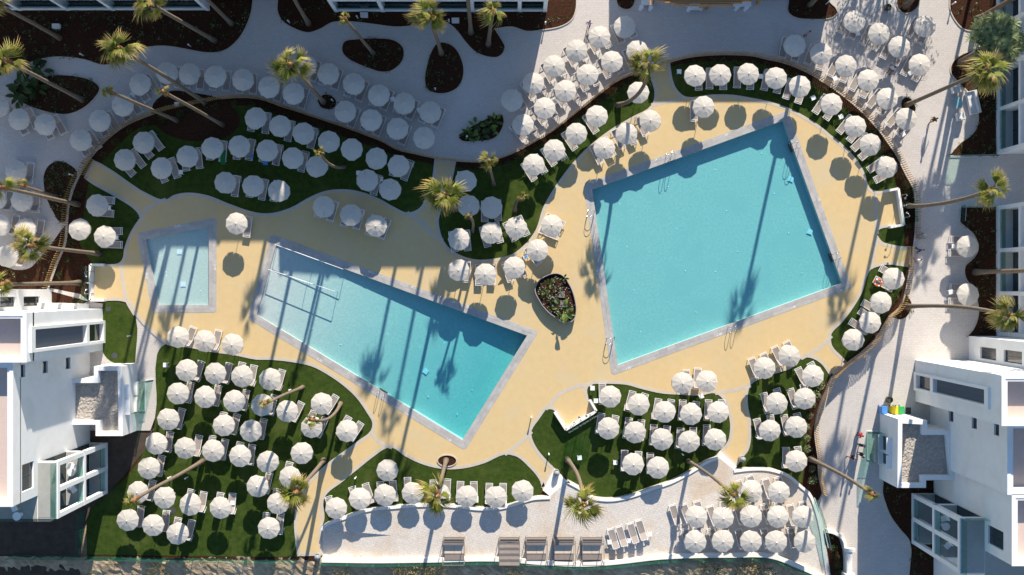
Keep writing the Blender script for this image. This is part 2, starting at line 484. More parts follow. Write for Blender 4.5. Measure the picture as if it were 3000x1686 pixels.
POOL_GAP = [(395,640),(640,640),(830,680),(1560,960),(1720,540),(2320,330),(2500,850),(1790,1110),(1600,1010),(1360,1320),(720,930),(440,925)]
sheet('ground', [(-60000,-60000),(60000,-60000),(60000,60000),(-60000,60000)], -0.36, MAT['dirt'], [POOL_GAP])
sheet('pavement', [(-1500,-3000),(4500,-3000),(4500,1900),(2440,1900),(2404,1600),(2380,1480),(2340,1410),(2200,1340),(1600,1420),(900,1500),(500,1100),(440,1262),(-1500,1262)], 0.0, MAT['paving'], [POOL_GAP], skirt=0.5)
FENCE = [(137,844),(163,772),(187,713),(192,655),(198,597),(216,539),(248,480),(280,439),(309,408),(364,367),(431,338),(495,318),(583,300),(656,287),(750,288),(823,312),(896,335),(983,364),(1071,396),(1123,417),(1158,437),(1216,451),(1272,463),(1339,472),(1406,474),(1464,463),(1500,450),(1558,420),(1617,385),(1689,329),(1762,271),(1806,239),(1850,219),(1905,200),(1963,181),(2025,166),(2083,160),(2156,159),(2214,163),(2250,172),(2294,181),(2367,210),(2425,245),(2483,286),(2541,338),(2585,388),(2608,420),(2629,451),(2658,509),(2681,553),(2687,597),(2687,655),(2684,699),(2670,783),(2664,815),(2655,859),(2638,902),(2608,929),(2571,990),(2527,1033),(2483,1066),(2437,1109),(2425,1141),(2407,1182),(2393,1232),(2390,1273),(2399,1340),(2402,1398),(2413,1450)]
sheet('soil', [(1500+(x-1500)*.9945, 843+(y-843)*.9945) for x, y in smooth(FENCE, False, 3)]+[(2380,1500),(2400,1640),(945,1642),(255,1640),(262,1500),(321,1445),(423,1322),(449,1266),(475,1050),(505,1035),(455,960),(405,900),(300,890),(262,884),(235,862)], 0.006, MAT['mulch'], [POOL_GAP])
sheet('yard_soil', [(446,1262),(423,1322),(385,1380),(321,1445),(262,1500),(235,1560),(230,1700),(-900,1800),(-900,1240),(300,1255)], -0.10, MAT['asphalt'], skirt=0.5)

LAWNS = {
 'nw': [(297,478),(350,422),(408,376),(458,367),(478,388),(525,408),(598,415),(670,399),(700,367),(702,341),(679,309),(750,313),(823,340),(896,362),(983,392),(1071,424),(1123,444),(1202,466),(1275,485),(1268,545),(1250,590),(1230,616),(1195,630),(1114,592),(1056,570),(1006,563),(954,568),(910,585),(852,617),(794,633),(750,631),(670,605),(612,582),(554,573),(510,580),(487,593),(455,587)],
 'w': [(262,530),(254,568),(245,635),(233,708),(248,737),(274,772),(320,780),(356,775),(368,757),(372,731),(384,696),(400,664),(415,640),(402,618),(335,571)],
 'nm': [(1334,490),(1400,497),(1464,487),(1500,475),(1587,422),(1617,405),(1704,340),(1780,285),(1840,245),(1890,222),(1905,227),(1920,271),(1912,314),(1850,350),(1786,388),(1727,434),(1686,475),(1651,518),(1617,568),(1590,617),(1574,679),(1542,722),(1500,752),(1449,765),(1397,768),(1356,758),(1321,737),(1292,706),(1282,672),(1280,643),(1295,597),(1320,524)],
 'ne': [(1966,195),(2025,185),(2083,180),(2156,180),(2214,184),(2250,195),(2290,208),(2360,240),(2420,276),(2475,318),(2530,370),(2570,425),(2600,470),(2620,520),(2628,553),(2585,566),(2555,566),(2540,553),(2526,511),(2505,475),(2460,428),(2430,405),(2395,376),(2360,353),(2318,329),(2250,303),(2199,293),(2141,284),(2083,284),(2010,290),(1985,274),(1970,248)],
 'tip': [(2562,686),(2572,668),(2644,658),(2650,690),(2645,725),(2604,722),(2580,714)],
 'e': [(2534,815),(2546,787),(2568,778),(2600,772),(2655,780),(2650,805),(2640,844),(2614,888),(2585,940),(2550,990),(2512,1030),(2478,1052),(2462,1049),(2434,1018),(2428,996),(2430,978),(2460,946),(2496,899),(2522,853)],
 'se': [(2431,1104),(2390,1150),(2366,1208),(2364,1232),(2364,1293),(2358,1351),(2349,1416),(2308,1395),(2250,1375),(2199,1373),(2160,1372),(2174,1337),(2186,1322),(2194,1293),(2195,1264),(2195,1237),(2186,1188),(2186,1150),(2195,1122),(2238,1100),(2328,1066),(2344,1046),(2367,1043),(2390,1050),(2410,1064)],
 'sm': [(1720,1125),(1748,1120),(1791,1120),(1835,1123),(1879,1135),(1937,1148),(1995,1152),(2054,1154),(2097,1148),(2128,1178),(2138,1208),(2143,1237),(2143,1264),(2137,1293),(2112,1325),(2068,1350),(2025,1376),(1966,1408),(1908,1428),(1850,1449),(1797,1460),(1762,1460),(1733,1454),(1704,1431),(1663,1408),(1630,1375),(1595,1346),(1568,1314),(1552,1281),(1552,1261),(1574,1229),(1596,1195),(1619,1195),(1657,1255),(1745,1200),(1722,1170),(1714,1144)],
 'sl': [(951,1535),(1012,1513),(1071,1492),(1158,1482),(1245,1476),(1333,1479),(1406,1487),(1464,1484),(1500,1476),(1561,1457),(1593,1440),(1584,1404),(1548,1363),(1517,1334),(1500,1329),(1479,1327),(1420,1352),(1362,1367),(1304,1370),(1245,1358),(1187,1332),(1149,1306),(1125,1310),(1096,1330),(1036,1377),(993,1412),(955,1443),(943,1468),(946,1518)],
 'sw': [(460,1042),(459,1194),(449,1266),(423,1322),(385,1380),(321,1445),(262,1500),(255,1625),(750,1632),(875,1632),(872,1599),(867,1526),(877,1468),(895,1427),(930,1389),(965,1357),(1017,1319),(1060,1287),(1090,1264),(1096,1240),(1080,1211),(1045,1157),(1010,1125),(960,1093),(913,1069),(852,1056),(794,1050),(750,1049),(685,1036),(612,1026),(554,1014),(493,1007),(472,1018)],
 'tower': [(302,885),(356,887),(379,899),(398,931),(396,1063),(335,1064),(302,1033)],
}
for k in LAWNS:
    o = sheet('lawn', smooth(LAWNS[k]), 0.022, MAT['turf'], skirt=0.02)

DECK = [(274,470),(297,480),(455,579),(487,585),(510,572),(554,565),(612,574),(670,597),(750,623),(794,625),(852,609),(910,577),(954,560),(1006,555),(1056,562),(1114,584),(1158,609),(1193,623),(1228,611),(1245,585),(1263,539),(1273,466),(1337,471),(1326,524),(1301,597),(1286,643),(1288,670),(1298,702),(1321,731),(1356,751),(1397,761),(1449,758),(1500,745),(1538,716),(1570,673),(1590,611),(1617,562),(1651,512),(1686,469),(1727,428),(1786,382),(1850,344),(1908,309),(1917,271),(1905,227),(1903,200),(1962,181),(1975,248),(1990,271),(2010,284),(2083,278),(2141,278),(2199,287),(2250,297),(2279,306),(2323,323),(2367,347),(2402,370),(2437,399),(2466,422),(2512,472),(2533,509),(2547,550),(2559,559),(2585,560),(2627,553),(2644,661),(2600,667),(2576,673),(2568,686),(2585,709),(2608,716),(2640,722),(2668,722),(2668,785),(2655,783),(2600,776),(2568,783),(2550,791),(2538,815),(2527,853),(2501,899),(2466,946),(2436,978),(2434,996),(2439,1016),(2466,1045),(2480,1061),(2436,1106),(2431,1101),(2407,1068),(2387,1054),(2367,1048),(2346,1051),(2332,1071),(2240,1105),(2200,1127),(2191,1153),(2191,1188),(2200,1237),(2200,1264),(2199,1293),(2191,1322),(2179,1337),(2157,1367),(2108,1322),(2132,1293),(2138,1264),(2138,1237),(2132,1208),(2124,1179),(2095,1153),(2054,1159),(1995,1157),(1937,1153),(1879,1140),(1835,1128),(1791,1125),(1748,1125),(1727,1130),(1720,1144),(1727,1170),(1748,1202),(1657,1259),(1625,1205),(1617,1200),(1599,1200),(1579,1229),(1558,1261),(1558,1281),(1573,1314),(1599,1346),(1625,1372),(1590,1436),(1579,1404),(1544,1363),(1517,1340),(1500,1334),(1479,1332),(1420,1357),(1362,1372),(1304,1375),(1245,1363),(1187,1337),(1149,1312),(1129,1315),(1100,1334),(1041,1381),(998,1416),(960,1445),(948,1468),(951,1518),(944,1547),(945,1628),(871,1630),(867,1599),(862,1526),(872,1468),(890,1427),(925,1389),(960,1357),(1012,1319),(1056,1287),(1085,1264),(1091,1240),(1076,1211),(1041,1162),(1006,1130),(960,1098),(913,1074),(852,1061),(794,1055),(750,1054),(685,1041),(612,1031),(554,1019),(493,1012),(437,969),(396,923),(379,892),(356,883),(309,882),(271,882),(271,775),(315,775),(350,770),(360,757),(364,731),(376,696),(393,664),(411,638),(402,623),(388,609),(335,576),(262,534),(246,521)]
POOLS = {
 'big': [(1735,556),(2294,354),(2466,830),(1810,1070)],
 'lap': [(810,716),(1544,984),(1355,1289),(753,923)],
 'kids': [(428,702),(612,665),(612,894),(466,894)],
}
COPE = 0.72
def grow(poly, d):
    """offset a convex plan polygon outwards by d metres, mitred"""
    n = len(poly); cx = sum(p[0] for p in poly)/n; cy = sum(p[1] for p in poly)/n
    lines = []
    for i in range(n):
        a = Vector(poly[i]); b = Vector(poly[(i+1) % n]); t = (b-a).normalized(); nn = Vector((t.y, -t.x))
        if nn.dot(Vector((cx, cy))-a) > 0: nn = -nn
        lines.append((a+nn*d*S, t))
    out = []
    for i in range(n):
        (a, t), (b, u) = lines[i-1], lines[i]
        k = (b-a).cross(u)/t.cross(u) if hasattr(t, 'cross') else 0
        out.append(tuple(a+t*k))
    return out
deck_loop = smooth(DECK, True, 4)
sheet('pool_deck', deck_loop, 0.05, MAT['deck'], [grow(POOLS[k], COPE-0.05) for k in POOLS], skirt=0.05)
ribbon('edging_strip', deck_loop, 0.28, 0.04, 0.058, MAT['edging'], True, side=-0.14, kind='structure')
# continuous bands of paler stone that carry the edge line across the mouths of the side paths
for pts in ([(411,638),(430,614),(458,596),(487,585)], [(1193,623),(1240,655),(1270,690),(1298,705)], [(1908,309),(1950,300),(2010,288)], [(2559,559),(2566,600),(2566,640),(2568,686)],
            [(2568,700),(2560,740),(2552,788)], [(2436,985),(2400,1020),(2346,1051)], [(2095,1153),(2150,1143),(2200,1130)], [(1599,1200),(1640,1155),(1690,1133),(1735,1126)],
            [(1085,1264),(1110,1295),(1149,1312)], [(356,775),(360,820),(372,880),(396,923)], [(1479,1332),(1520,1300),(1558,1265)]):
    ribbon('edging_strip', smooth(pts, False, 5), 0.32, 0.048, 0.0562, MAT['edging'], kind='structure')

# ---------------------------------------------------------------- planting beds in the pavement
BEDS = [
 [(-200,260),(0,225),(47,201),(90,184),(131,172),(181,168),(248,176),(306,192),(345,182),(408,147),(452,137),(495,137),(548,146),(612,156),(656,150),(694,122),(720,82),(737,35),(742,-10),(742,-60),(-200,-60)],
 [(38,271),(58,245),(90,232),(125,226),(163,220),(227,224),(274,239),(293,259),(280,286),(245,318),(204,335),(169,335),(102,318),(50,291)],
 [(443,335),(448,308),(463,289),(501,267),(554,271),(612,280),(670,296),(650,310),(540,330)],
 [(813,-60),(813,0),(813,35),(826,61),(867,87),(904,97),(937,87),(972,68),(1001,64),(1041,66),(1100,73),(1158,80),(1216,76),(1275,64),(1304,66),(1333,85),(1362,122),(1391,152),(1435,169),(1464,166),(1480,140),(1473,122),(1450,86),(1500,80),(1544,93),(1587,89),(1646,77),(1675,58),(1687,29),(1689,0),(1689,-60)],
 [(1001,143),(1009,122),(1041,115),(1100,112),(1155,118),(1181,140),(1183,169),(1170,192),(1143,210),(1114,212),(1085,203),(1027,178),(1006,160)],
 [(1298,124),(1330,137),(1353,175),(1359,216),(1345,254),(1313,273),(1275,274),(1251,262),(1244,239),(1248,201),(1266,146),(1280,128)],
 [(929,294),(948,277),(972,281),(987,300),(977,319),(960,322),(939,315)],
 [(1342,405),(1362,382),(1406,358),(1450,338),(1473,338),(1477,356),(1464,391),(1444,408),(1391,415),(1356,415)],
 [(128,518),(140,489),(163,474),(189,476),(216,492),(226,505),(206,560),(198,610),(192,650),(178,652),(152,614),(134,574),(128,539)],
 [(-200,740),(0,776),(44,791),(87,786),(108,766),(160,702),(181,673),(192,660),(187,713),(163,772),(137,850),(260,884),(240,890),(-200,860)],
 [(1805,-60),(1805,0),(1809,15),(1826,28),(1844,28),(1856,17),(1861,0),(1861,-60)],
 [(2310,-60),(2310,0),(2308,35),(2326,51),(2381,58),(2439,52),(2455,38),(2448,23),(2431,6),(2420,-60)],
 [(2626,-60),(2626,0),(2629,23),(2646,39),(2664,39),(2687,23),(2696,0),(2696,-60)],
 [(2782,-60),(2782,0),(2783,29),(2798,61),(2821,85),(2848,92),(2871,85),(2920,70),(2973,44),(2976,17),(2973,-60)],
 [(2925,140),(2845,150),(2804,169),(2786,192),(2786,216),(2804,239),(2833,268),(2853,294),(2865,335),(2862,370),(2845,396),(2812,420),(2780,457),(2925,458)],
 [(2814,607),(2811,649),(2833,670),(2853,690),(2865,731),(2848,760),(2827,780),(2827,810),(2850,850),(2865,896),(2865,926),(2850,966),(2830,988),(2925,988),(2925,607)],
 [(2655,862),(2670,888),(2667,911),(2652,931),(2635,936),(2615,929),(2636,905)],
 [(2641,300),(2650,288),(2662,286),(2674,298),(2682,318),(2678,332),(2662,332),(2646,322)],
 [(2587,1407),(2585,1445),(2591,1468),(2608,1512),(2635,1550),(2664,1587),(2662,1686),(2662,1760),(3100,1760),(3100,1407)],
]
def inside(pt, loop):
    x, y = pt; c = False; n = len(loop); j = n-1
    for i in range(n):
        xi, yi = loop[i]; xj, yj = loop[j]
        if (yi > y) != (yj > y) and x < (xj-xi)*(y-yi)/(yj-yi)+xi: c = not c
        j = i
    return c
BED_LOOPS = []
for pts in BEDS:
    lp = smooth(pts, True, 4, 0.3)
    BED_LOOPS.append(lp)
    sheet('planting_bed', lp, 0.012, MAT['mulch'])
    if len(BED_LOOPS) not in (3, 9, 10, 17, 18): ribbon('bed_kerb', lp, 0.09, 0.0, 0.07, MAT['edging'], True, kind='structure')

# ---------------------------------------------------------------- swimming pools
unit = MB().box((-0.5, -0.5, -0.5), (0.5, 0.5, 0.5))
def bevel_box(name, m, b=0.06):
    mb = MB(); t = 0.5-b
    mb.add([(-.5,-.5,-.5),(.5,-.5,-.5),(.5,.5,-.5),(-.5,.5,-.5),(-.5,-.5,t),(.5,-.5,t),(.5,.5,t),(-.5,.5,t),(-t-.03,-t,.5),(t+.03,-t,.5),(t+.03,t,.5),(-t-.03,t,.5)],
           [(3,2,1,0),(0,1,5,4),(1,2,6,5),(2,3,7,6),(3,0,4,7),(4,5,9,8),(5,6,10,9),(6,7,11,10),(7,4,8,11),(8,9,10,11)])
    return mb.mesh(name, m)
slab_me = bevel_box('coping_slab', MAT['coping'], 0.02)

def make_pool(key, depth_of, label, zw=-0.05):
    poly = POOLS[key]; n = len(poly)
    cx = sum(p[0] for p in poly)/n; cy = sum(p[1] for p in poly)/n
    root = empty('swimming_pool', G(cx, cy))
    tag(root, label, 'swimming pool', 'swimming pools')
    C = G(cx, cy)
    wl = [G(*p) for p in poly]
    area = sum(wl[i].x*wl[(i+1) % n].y-wl[(i+1) % n].x*wl[i].y for i in range(n))
    idx = list(range(n)) if area > 0 else list(reversed(range(n)))
    wl = [wl[i]-C for i in idx]; dp = [depth_of[i] for i in idx]
    # basin: floor plus side walls
    mb = MB()
    vs_ = [(p.x, p.y, -d) for p, d in zip(wl, dp)] + [(p.x, p.y, 0.05) for p in wl]
    fs = [tuple(range(n))] + [((i+1) % n, i, n+i, n+(i+1) % n) for i in range(n)]
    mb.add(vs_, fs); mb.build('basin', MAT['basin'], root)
    big = [Vector((p.x, p.y, 0))*1.0 for p in wl]
    gw = [G(*p)-C for p in grow(poly, 0.03)]; gw = [gw[i] for i in idx]
    mb = MB()
    mb.add([(p.x, p.y, -d-0.06) for p, d in zip(gw, dp)]+[(p.x, p.y, zw) for p in gw],
           [tuple(reversed(range(n))), tuple(range(n, 2*n))]+[(i, (i+1) % n, n+(i+1) % n, n+i) for i in range(n)])
    mb.build('water', MAT['water'], root)
    # coping: two courses of slabs all round
    outer = [G(*p)-C for p in grow(poly, COPE)]; outer = [outer[i] for i in idx]
    for i in range(n):
        a, b = wl[i], wl[(i+1) % n]; t = (b-a).normalized(); nn = Vector((t.y, -t.x, 0))
        rz = math.atan2(t.y, t.x)
        w = COPE/2
        for row in range(2):
            d0 = row*w; lo = 0.0; hi = (b-a).length
            A = a + (outer[i]-a)*((d0+w/2)/COPE); Bq = b + (outer[(i+1) % n]-b)*((d0+w/2)/COPE)
            L_ = (Bq-A).length; k = max(3, round(L_/0.82)); st = L_/k
            for q in range(k):
                sh = 0.0
                c = A + t*(st*(q+0.5)) + nn*0
                ln = st-0.012
                link('coping_slab', slab_me, root, (c.x, c.y, 0.017+random.uniform(-.0015, .0015)), (0, 0, rz), (ln, w-0.012, 0.09))
    bedp = [p for p in grow(poly, COPE)]
    mb = MB()
    ow = [G(*p)-C for p in grow(poly, COPE+0.0)]; ow = [ow[i] for i in idx]
    vs_ = [(p.x, p.y, 0.045) for p in wl]+[(p.x, p.y, 0.045) for p in ow]
    mb.add(vs_, [(i, n+i, n+(i+1) % n, (i+1) % n) for i in range(n)])
    mb.build('coping_bed', MAT['edging'], root)
    return root, C

pool_big, C_big = make_pool('big', [0.56,0.60,0.62,0.58], 'large turquoise four-sided swimming pool with pale grey stone coping')
pool_lap, C_lap = make_pool('lap', [0.09,0.95,0.95,0.09], 'long narrow swimming pool that shallows towards its handrails on the left')
pool_kids, C_kids = make_pool('kids', [0.17,0.20,0.20,0.17], 'small pale shallow children\'s pool beside the left lawn', -0.05)

def floor_z(key, x, y):
    return {'big': -0.585, 'kids': -0.185}.get(key, -0.09-0.86*max(0, min(1, (x-780)/(1450-780))))
lamp_me = MB().lathe([(0.05, 0), (0.05, 0.015), (0.02, 0.03), (0.0, 0.03)], 10).mesh('floor_inlet', MAT['pool_lamp'])
for key, root, C, pts in (('big', pool_big, C_big, [(1986,669),(2132,617),(2165,738),(2011,794),(1960,546),(1818,597),(1839,722),(2099,496),(2236,448),(1860,850),(2042,916),(1879,974),(2200,855),(2273,566),(2315,683),(2354,801),(2100,797)]),
                          ('lap', pool_lap, C_lap, [(825,912),(991,830),(1085,864),(913,963),(1183,899),(1133,979),(996,1011),(1081,1062),(1227,1019),(1168,1115),(1371,973),(1469,1004),(1312,1070),(1425,1075),(1253,1165),(1382,1147),(1338,1217),(894,795)]),
                          ('kids', pool_kids, C_kids, [(485,797),(486,808),(573,722),(586,853)])):
    for x, y in pts:
        link('floor_inlet', lamp_me, root, G(x, y, floor_z(key, x, y)+0.002)-C)
pan_me = MB().box((-.24, -.24, 0), (.24, .24, .03)).box((-.2, -.2, .031), (.2, .2, .045)).mesh('floor_drain', MAT['pool_panel'])
for key, root, C, x, y, a in (('lap', pool_lap, C_lap, 1299, 1001, .6), ('lap', pool_lap, C_lap, 1245, 1091, .6), ('kids', pool_kids, C_kids, 524, 739, 0), ('kids', pool_kids, C_kids, 535, 834, 0),
                              ('big', pool_big, C_big, 2322, 524, .35), ('big', pool_big, C_big, 2378, 679, .35)):
    link('floor_drain', pan_me, root, G(x, y, floor_z(key, x, y)+0.003)-C, (0, 0, -a))

def depth_mark(txt, x, y, rz, root, C):
    cu = bpy.data.curves.new('depth_marking', 'FONT'); cu.body = txt; cu.size = 0.30; cu.align_x = 'CENTER'; cu.align_y = 'CENTER'; cu.extrude = 0.001
    cu.materials.append(MAT['marking'])
    o = bpy.data.objects.new('depth_marking', cu); COL.objects.link(o)
    dg = bpy.context.evaluated_depsgraph_get()
    me = bpy.data.meshes.new_from_object(o.evaluated_get(dg)); bpy.data.objects.remove(o)
    o = link('depth_marking', me, root, G(x, y, 0.0655)-C, (0, 0, rz))
EW = lambda p, q: -math.atan2(q[1]-p[1], q[0]-p[0])
for txt, x, y, rz, root, C in (('0,90', 1087, 797, -.35+pi, pool_lap, C_lap), ('1,20', 1213, 842, -.35+pi, pool_lap, C_lap), ('1,40', 1334, 886, -.35+pi, pool_lap, C_lap), ('1,40', 1375, 901, -.35+pi, pool_lap, C_lap),
    ('1,20', 936, 1055, -.55, pool_lap, C_lap), ('1,20', 1049, 1126, -.55, pool_lap, C_lap), ('1,40', 1156, 1192, -.55, pool_lap, C_lap), ('1,40', 1192, 1214, -.55, pool_lap, C_lap), ('1,40', 1315, 1289, -.55, pool_lap, C_lap),
    ('1,40', 1841, 1080, .35, pool_big, C_big), ('1,40', 2107, 981, .35, pool_big, C_big), ('1,40', 2323, 901, .35, pool_big, C_big), ('1,40', 2460, 853, .35, pool_big, C_big),
    ('1,40', 1925, 467, .35+pi, pool_big, C_big), ('1,40', 1740, 533, .35+pi, pool_big, C_big), ('1,40', 2130, 394, .35+pi, pool_big, C_big), ('1,40', 1750, 797, 1.42, pool_big, C_big), ('1,40', 2397, 582, -1.22, pool_big, C_big),
    ('0,40', 521, 663, .2, pool_kids, C_kids), ('0,40', 630, 784, -1.57, pool_kids, C_kids), ('0,40', 530, 912, 0, pool_kids, C_kids), ('0,40', 430, 808, 1.4, pool_kids, C_kids)):
    depth_mark(txt, x, y, rz, root, C)

# ladders: each a thing of its own, pair of hooped rails and dark treads in a notch
def ladder(x, y, ang, label):
    """ang: plan direction from water to deck (survey space, degrees, y down)"""
    r = empty('pool_ladder', G(x, y), -radians(ang))
    tag(r, label, 'pool ladder', 'pool ladders')
    for s in (-0.27, 0.27):
        pts = [(-0.06, s, -0.5), (-0.06, s, 0.55)]
        for k in range(0, 9):
            a = pi*k/8
            pts.append((0.24-0.30*cos(a), s, 0.62+0.26*sin(a)))
        pts += [(0.54, s, 0.5), (0.54, s, 0.05)]
        MB().tube(pts, 0.022, 6).build('rail', MAT['steel'], r, True)
        MB().lathe([(0.06, 0.05), (0.06, 0.075), (0.03, 0.09)], 10, (0.54, s, 0)).build('rail_foot', MAT['steel'], r)
    for z in (-0.32, -0.12, 0.02):
        MB().box((-0.14, -0.25, z), (-0.02, 0.25, z+0.035)).build('tread', MAT['ladder_tread'], r)
    MB().box((-0.20, -0.42, -0.45), (-0.145, 0.42, -0.02)).build('backing_panel', MAT['ladder_tread'], r)
ladder(1966, 466, -110, 'steel ladder at the top edge of the large pool')
ladder(1738, 629, 188, 'upper steel ladder on the left edge of the large pool')
ladder(1793, 1001, 188, 'lower steel ladder on the left edge of the large pool')
ladder(2141, 957, 70, 'steel ladder at the bottom edge of the large pool')
ladder(2322, 431, -20, 'upper steel ladder on the right edge of the large pool')
ladder(2440, 754, -20, 'lower steel ladder on the right edge of the large pool')
ladder(1280, 880, -70, 'steel ladder on the upper edge of the long pool')
ladder(1120, 1150, 121, 'steel ladder on the lower edge of the long pool')

def handrail(a, b, label):
    A = G(*a); r = empty('pool_handrail', A); tag(r, label, 'handrail', 'handrails of the long pool')
    B = G(*b)-A; z = 0.95
    MB().tube([(0, 0, z), (B.x, B.y, z)], 0.032, 8).build('top_rail', MAT['white_metal'], r, True)
    for k in (0, .28, .55, 1):
        q = B*k
        MB().tube([(q.x, q.y, -0.5), (q.x, q.y, z)], 0.02, 6).build('post', MAT['steel'], r, True)
handrail((812, 718), (1010, 790), 'white handrail along the shaded upper edge of the long pool')
handrail((792, 790), (988, 855), 'white handrail standing in the shallow end of the long pool')

# ---------------------------------------------------------------- raised terrace at the bottom, steps, seat wall
TZ = 0.60
TOP = [(944,1547),(951,1535),(1012,1509),(1071,1488),(1158,1478),(1245,1472),(1333,1475),(1406,1483),(1464,1480),(1500,1472),(1561,1453),(1611,1450)]
TOP2 = [(1660,1408),(1663,1404),(1704,1427),(1733,1450),(1762,1456),(1797,1456),(1850,1445),(1908,1424),(1966,1404),(2025,1372),(2068,1346),(2098,1335)]
TOP3 = [(2145,1373),(2199,1367),(2250,1369),(2308,1389),(2346,1421),(2367,1439),(2387,1485),(2404,1555),(2413,1620),(2425,1690)]
BOT = [(2413,1690),(2337,1655),(2250,1628),(2141,1626),(1937,1630),(1791,1645),(1704,1650),(1600,1648),(1450,1637),(1275,1638),(1149,1640)]
t1 = smooth(TOP, False, 4); t2 = smooth(TOP2, False, 4); t3 = smooth(TOP3, False, 4)
terr = t1+t2+t3+smooth(BOT, False, 3)+[(1149,1564)]
wl = [G(*p) for p in terr]
MB().prism(wl, -0.4, TZ-0.004).build('terrace', MAT['white_wall'])['kind'] = 'structure'
sheet('terrace_paving', terr, TZ, MAT['terrace_paving'])
# ramp that falls to the path at the terrace's left end
a, b_, c, d = G(944,1547,0.06), G(1149,1564,TZ), G(1149,1640,TZ), G(945,1640,0.06)
MB().add([a, b_, c, d, (a.x, a.y, -.4), (b_.x, b_.y, -.4), (c.x, c.y, -.4), (d.x, d.y, -.4)], [(3,2,1,0),(0,1,5,4),(2,3,7,6),(3,0,4,7)]).build('ramp', MAT['terrace_paving'])['kind'] = 'structure'
for pts, s in ((t1, -0.13), (t2, -0.13), (t3, -0.13)):
    ribbon('terrace_kerb', pts, 0.26, 0.0, TZ+0.10, MAT['white_wall'], side=s, kind='structure')
def steps(p0, p1, q0, q1, n):
    """flight between plan lines p (low) and q (high)"""
    for k in range(n):
        u0 = k/n; u1 = (k+1)/n
        L_ = [G(p0[0]+(q0[0]-p0[0])*u, p0[1]+(q0[1]-p0[1])*u) for u in (u0, u1)]
        R_ = [G(p1[0]+(q1[0]-p1[0])*u, p1[1]+(q1[1]-p1[1])*u) for u in (u0, u1)]
        o = MB().prism([L_[0], R_[0], R_[1], L_[1]], -0.1, 0.05+(TZ-0.06)*(k+1)/(n+0.0)).build('step', MAT['white_wall'])
        o['kind'] = 'structure'
steps((1590,1436), (1625,1372), (1611,1450), (1660,1408), 3)
steps((2157,1367), (2108,1322), (2145,1373), (2098,1335), 2)

def thing_ribbon(name, label, cat, pts, w, z0, z1, m, group=None):
    o = ribbon(name, pts, w, z0, z1, m); tag(o, label, cat, group); return o
SEAT = smooth([(948,1634),(1100,1636),(1275,1634),(1450,1631),(1600,1642),(1704,1646),(1791,1641),(1937,1625),(2141,1620),(2250,1622),(2337,1654),(2413,1688)], False, 4)
thing_ribbon('seat_wall', 'low white seat wall along the bottom edge of the raised terrace', 'wall', SEAT, 0.40, -0.4, TZ+0.34, MAT['white_wall'])

# ---------------------------------------------------------------- timber picket fence round the pool garden, in runs between gates
picket_me = MB().box((-.025, -.035, 0), (.025, .035, 1.3)).mesh('picket', MAT['timber'])
FH = 1.3
def resample(pts, step):
    out = [pts[0]]; acc = 0.0
    for a, b in zip(pts, pts[1:]):
        d = (b-a).length; pos = step-acc
        while pos <= d:
            out.append(a+(b-a)*(pos/d)); pos += step
        acc = (acc+d) % step if d < step-acc+1e9 else 0
        acc = d-(pos-step)
    return out
def picket_fence(pts, label, tilt=0.0):
    path = [P(x, y, 0.6) for x, y in smooth(pts, False, 4)]
    path = [Vector((p.x, p.y, 0)) for p in path]
    root = empty('picket_fence', path[0]); tag(root, label, 'fence', 'timber picket fences around the pool garden')
    o0 = path[0]
    for z in (0.6,):
        mb = MB()
        for a, b in zip(path, path[1:]): mb.bar(a-o0+Vector((0, 0, z)), b-o0+Vector((0, 0, z)), 0.025, 0.04)
        mb.build('rail', MAT['timber'], root)
    rs = resample(path, 0.205); rest = MB()
    ext = int(max(0, len(rs)-300))
    for i, p in enumerate(rs):
        q = rs[min(i+1, len(rs)-1)]; pr = rs[max(i-1, 0)]; t = q-pr; rz = math.atan2(t.y, t.x)
        off = Vector((-sin(rz), cos(rz), 0))*0.05
        if i < 300:
            link('picket', picket_me, root, p-o0+off+Vector((0, 0, 0.04)), (0, random.uniform(-.012, .012), rz), (1, 1, random.uniform(.98, 1.02)))
        else:
            rest.bar(p-o0+off+Vector((0, 0, .04)), p-o0+off+Vector((0, 0, 1.34)), .044, .06)
    if rest.v: rest.build('picket', MAT['timber'], root)['kind'] = 'stuff'
picket_fence(FENCE[0:7], 'timber picket fence on the far left between bark bed and left lawn')
picket_fence(FENCE[6:23], 'timber picket fence curving above the shaded upper-left lawn')
picket_fence(FENCE[23:34], 'timber picket fence curving from the shaded middle path up to the palm gate')
picket_fence(FENCE[34:53], 'timber picket fence curving round the top right of the large pool')
picket_fence(FENCE[53:61], 'timber picket fence along the four-parasol lawn right of the large pool')
picket_fence(FENCE[61:], 'timber picket fence right of the lower-right lawn beside the long tilted palm')
# gates across the paths: low timber leaves
def gate(a, b, label):
    A = G(*a); B = G(*b)-A; r = empty('timber_gate', A); tag(r, label, 'gate', 'timber gates in the picket fence')
    for z in (0.3, 1.0): MB().bar((0, 0, z), (B.x, B.y, z), 0.035, 0.09).build('rail', MAT['timber'], r)
    n = max(4, int(B.length/0.16)); rz = math.atan2(B.y, B.x)
    for k in range(n+1):
        q = B*(k/n); link('picket', picket_me, r, (q.x, q.y, 0.05), (0, 0, rz), (1, 1, 0.95))
gate((250,514), (276,470), 'timber gate at the head of the left path')
gate((1276,466), (1336,472), 'timber gate at the head of the shaded middle path')
gate((1908,202), (1960,184), 'timber gate beside the curved palm near the top')
gate((2660,725), (2657,782), 'timber gate on the right where two people walk past')
gate((2478,1063), (2438,1104), 'timber gate at the lower right between two lawns')

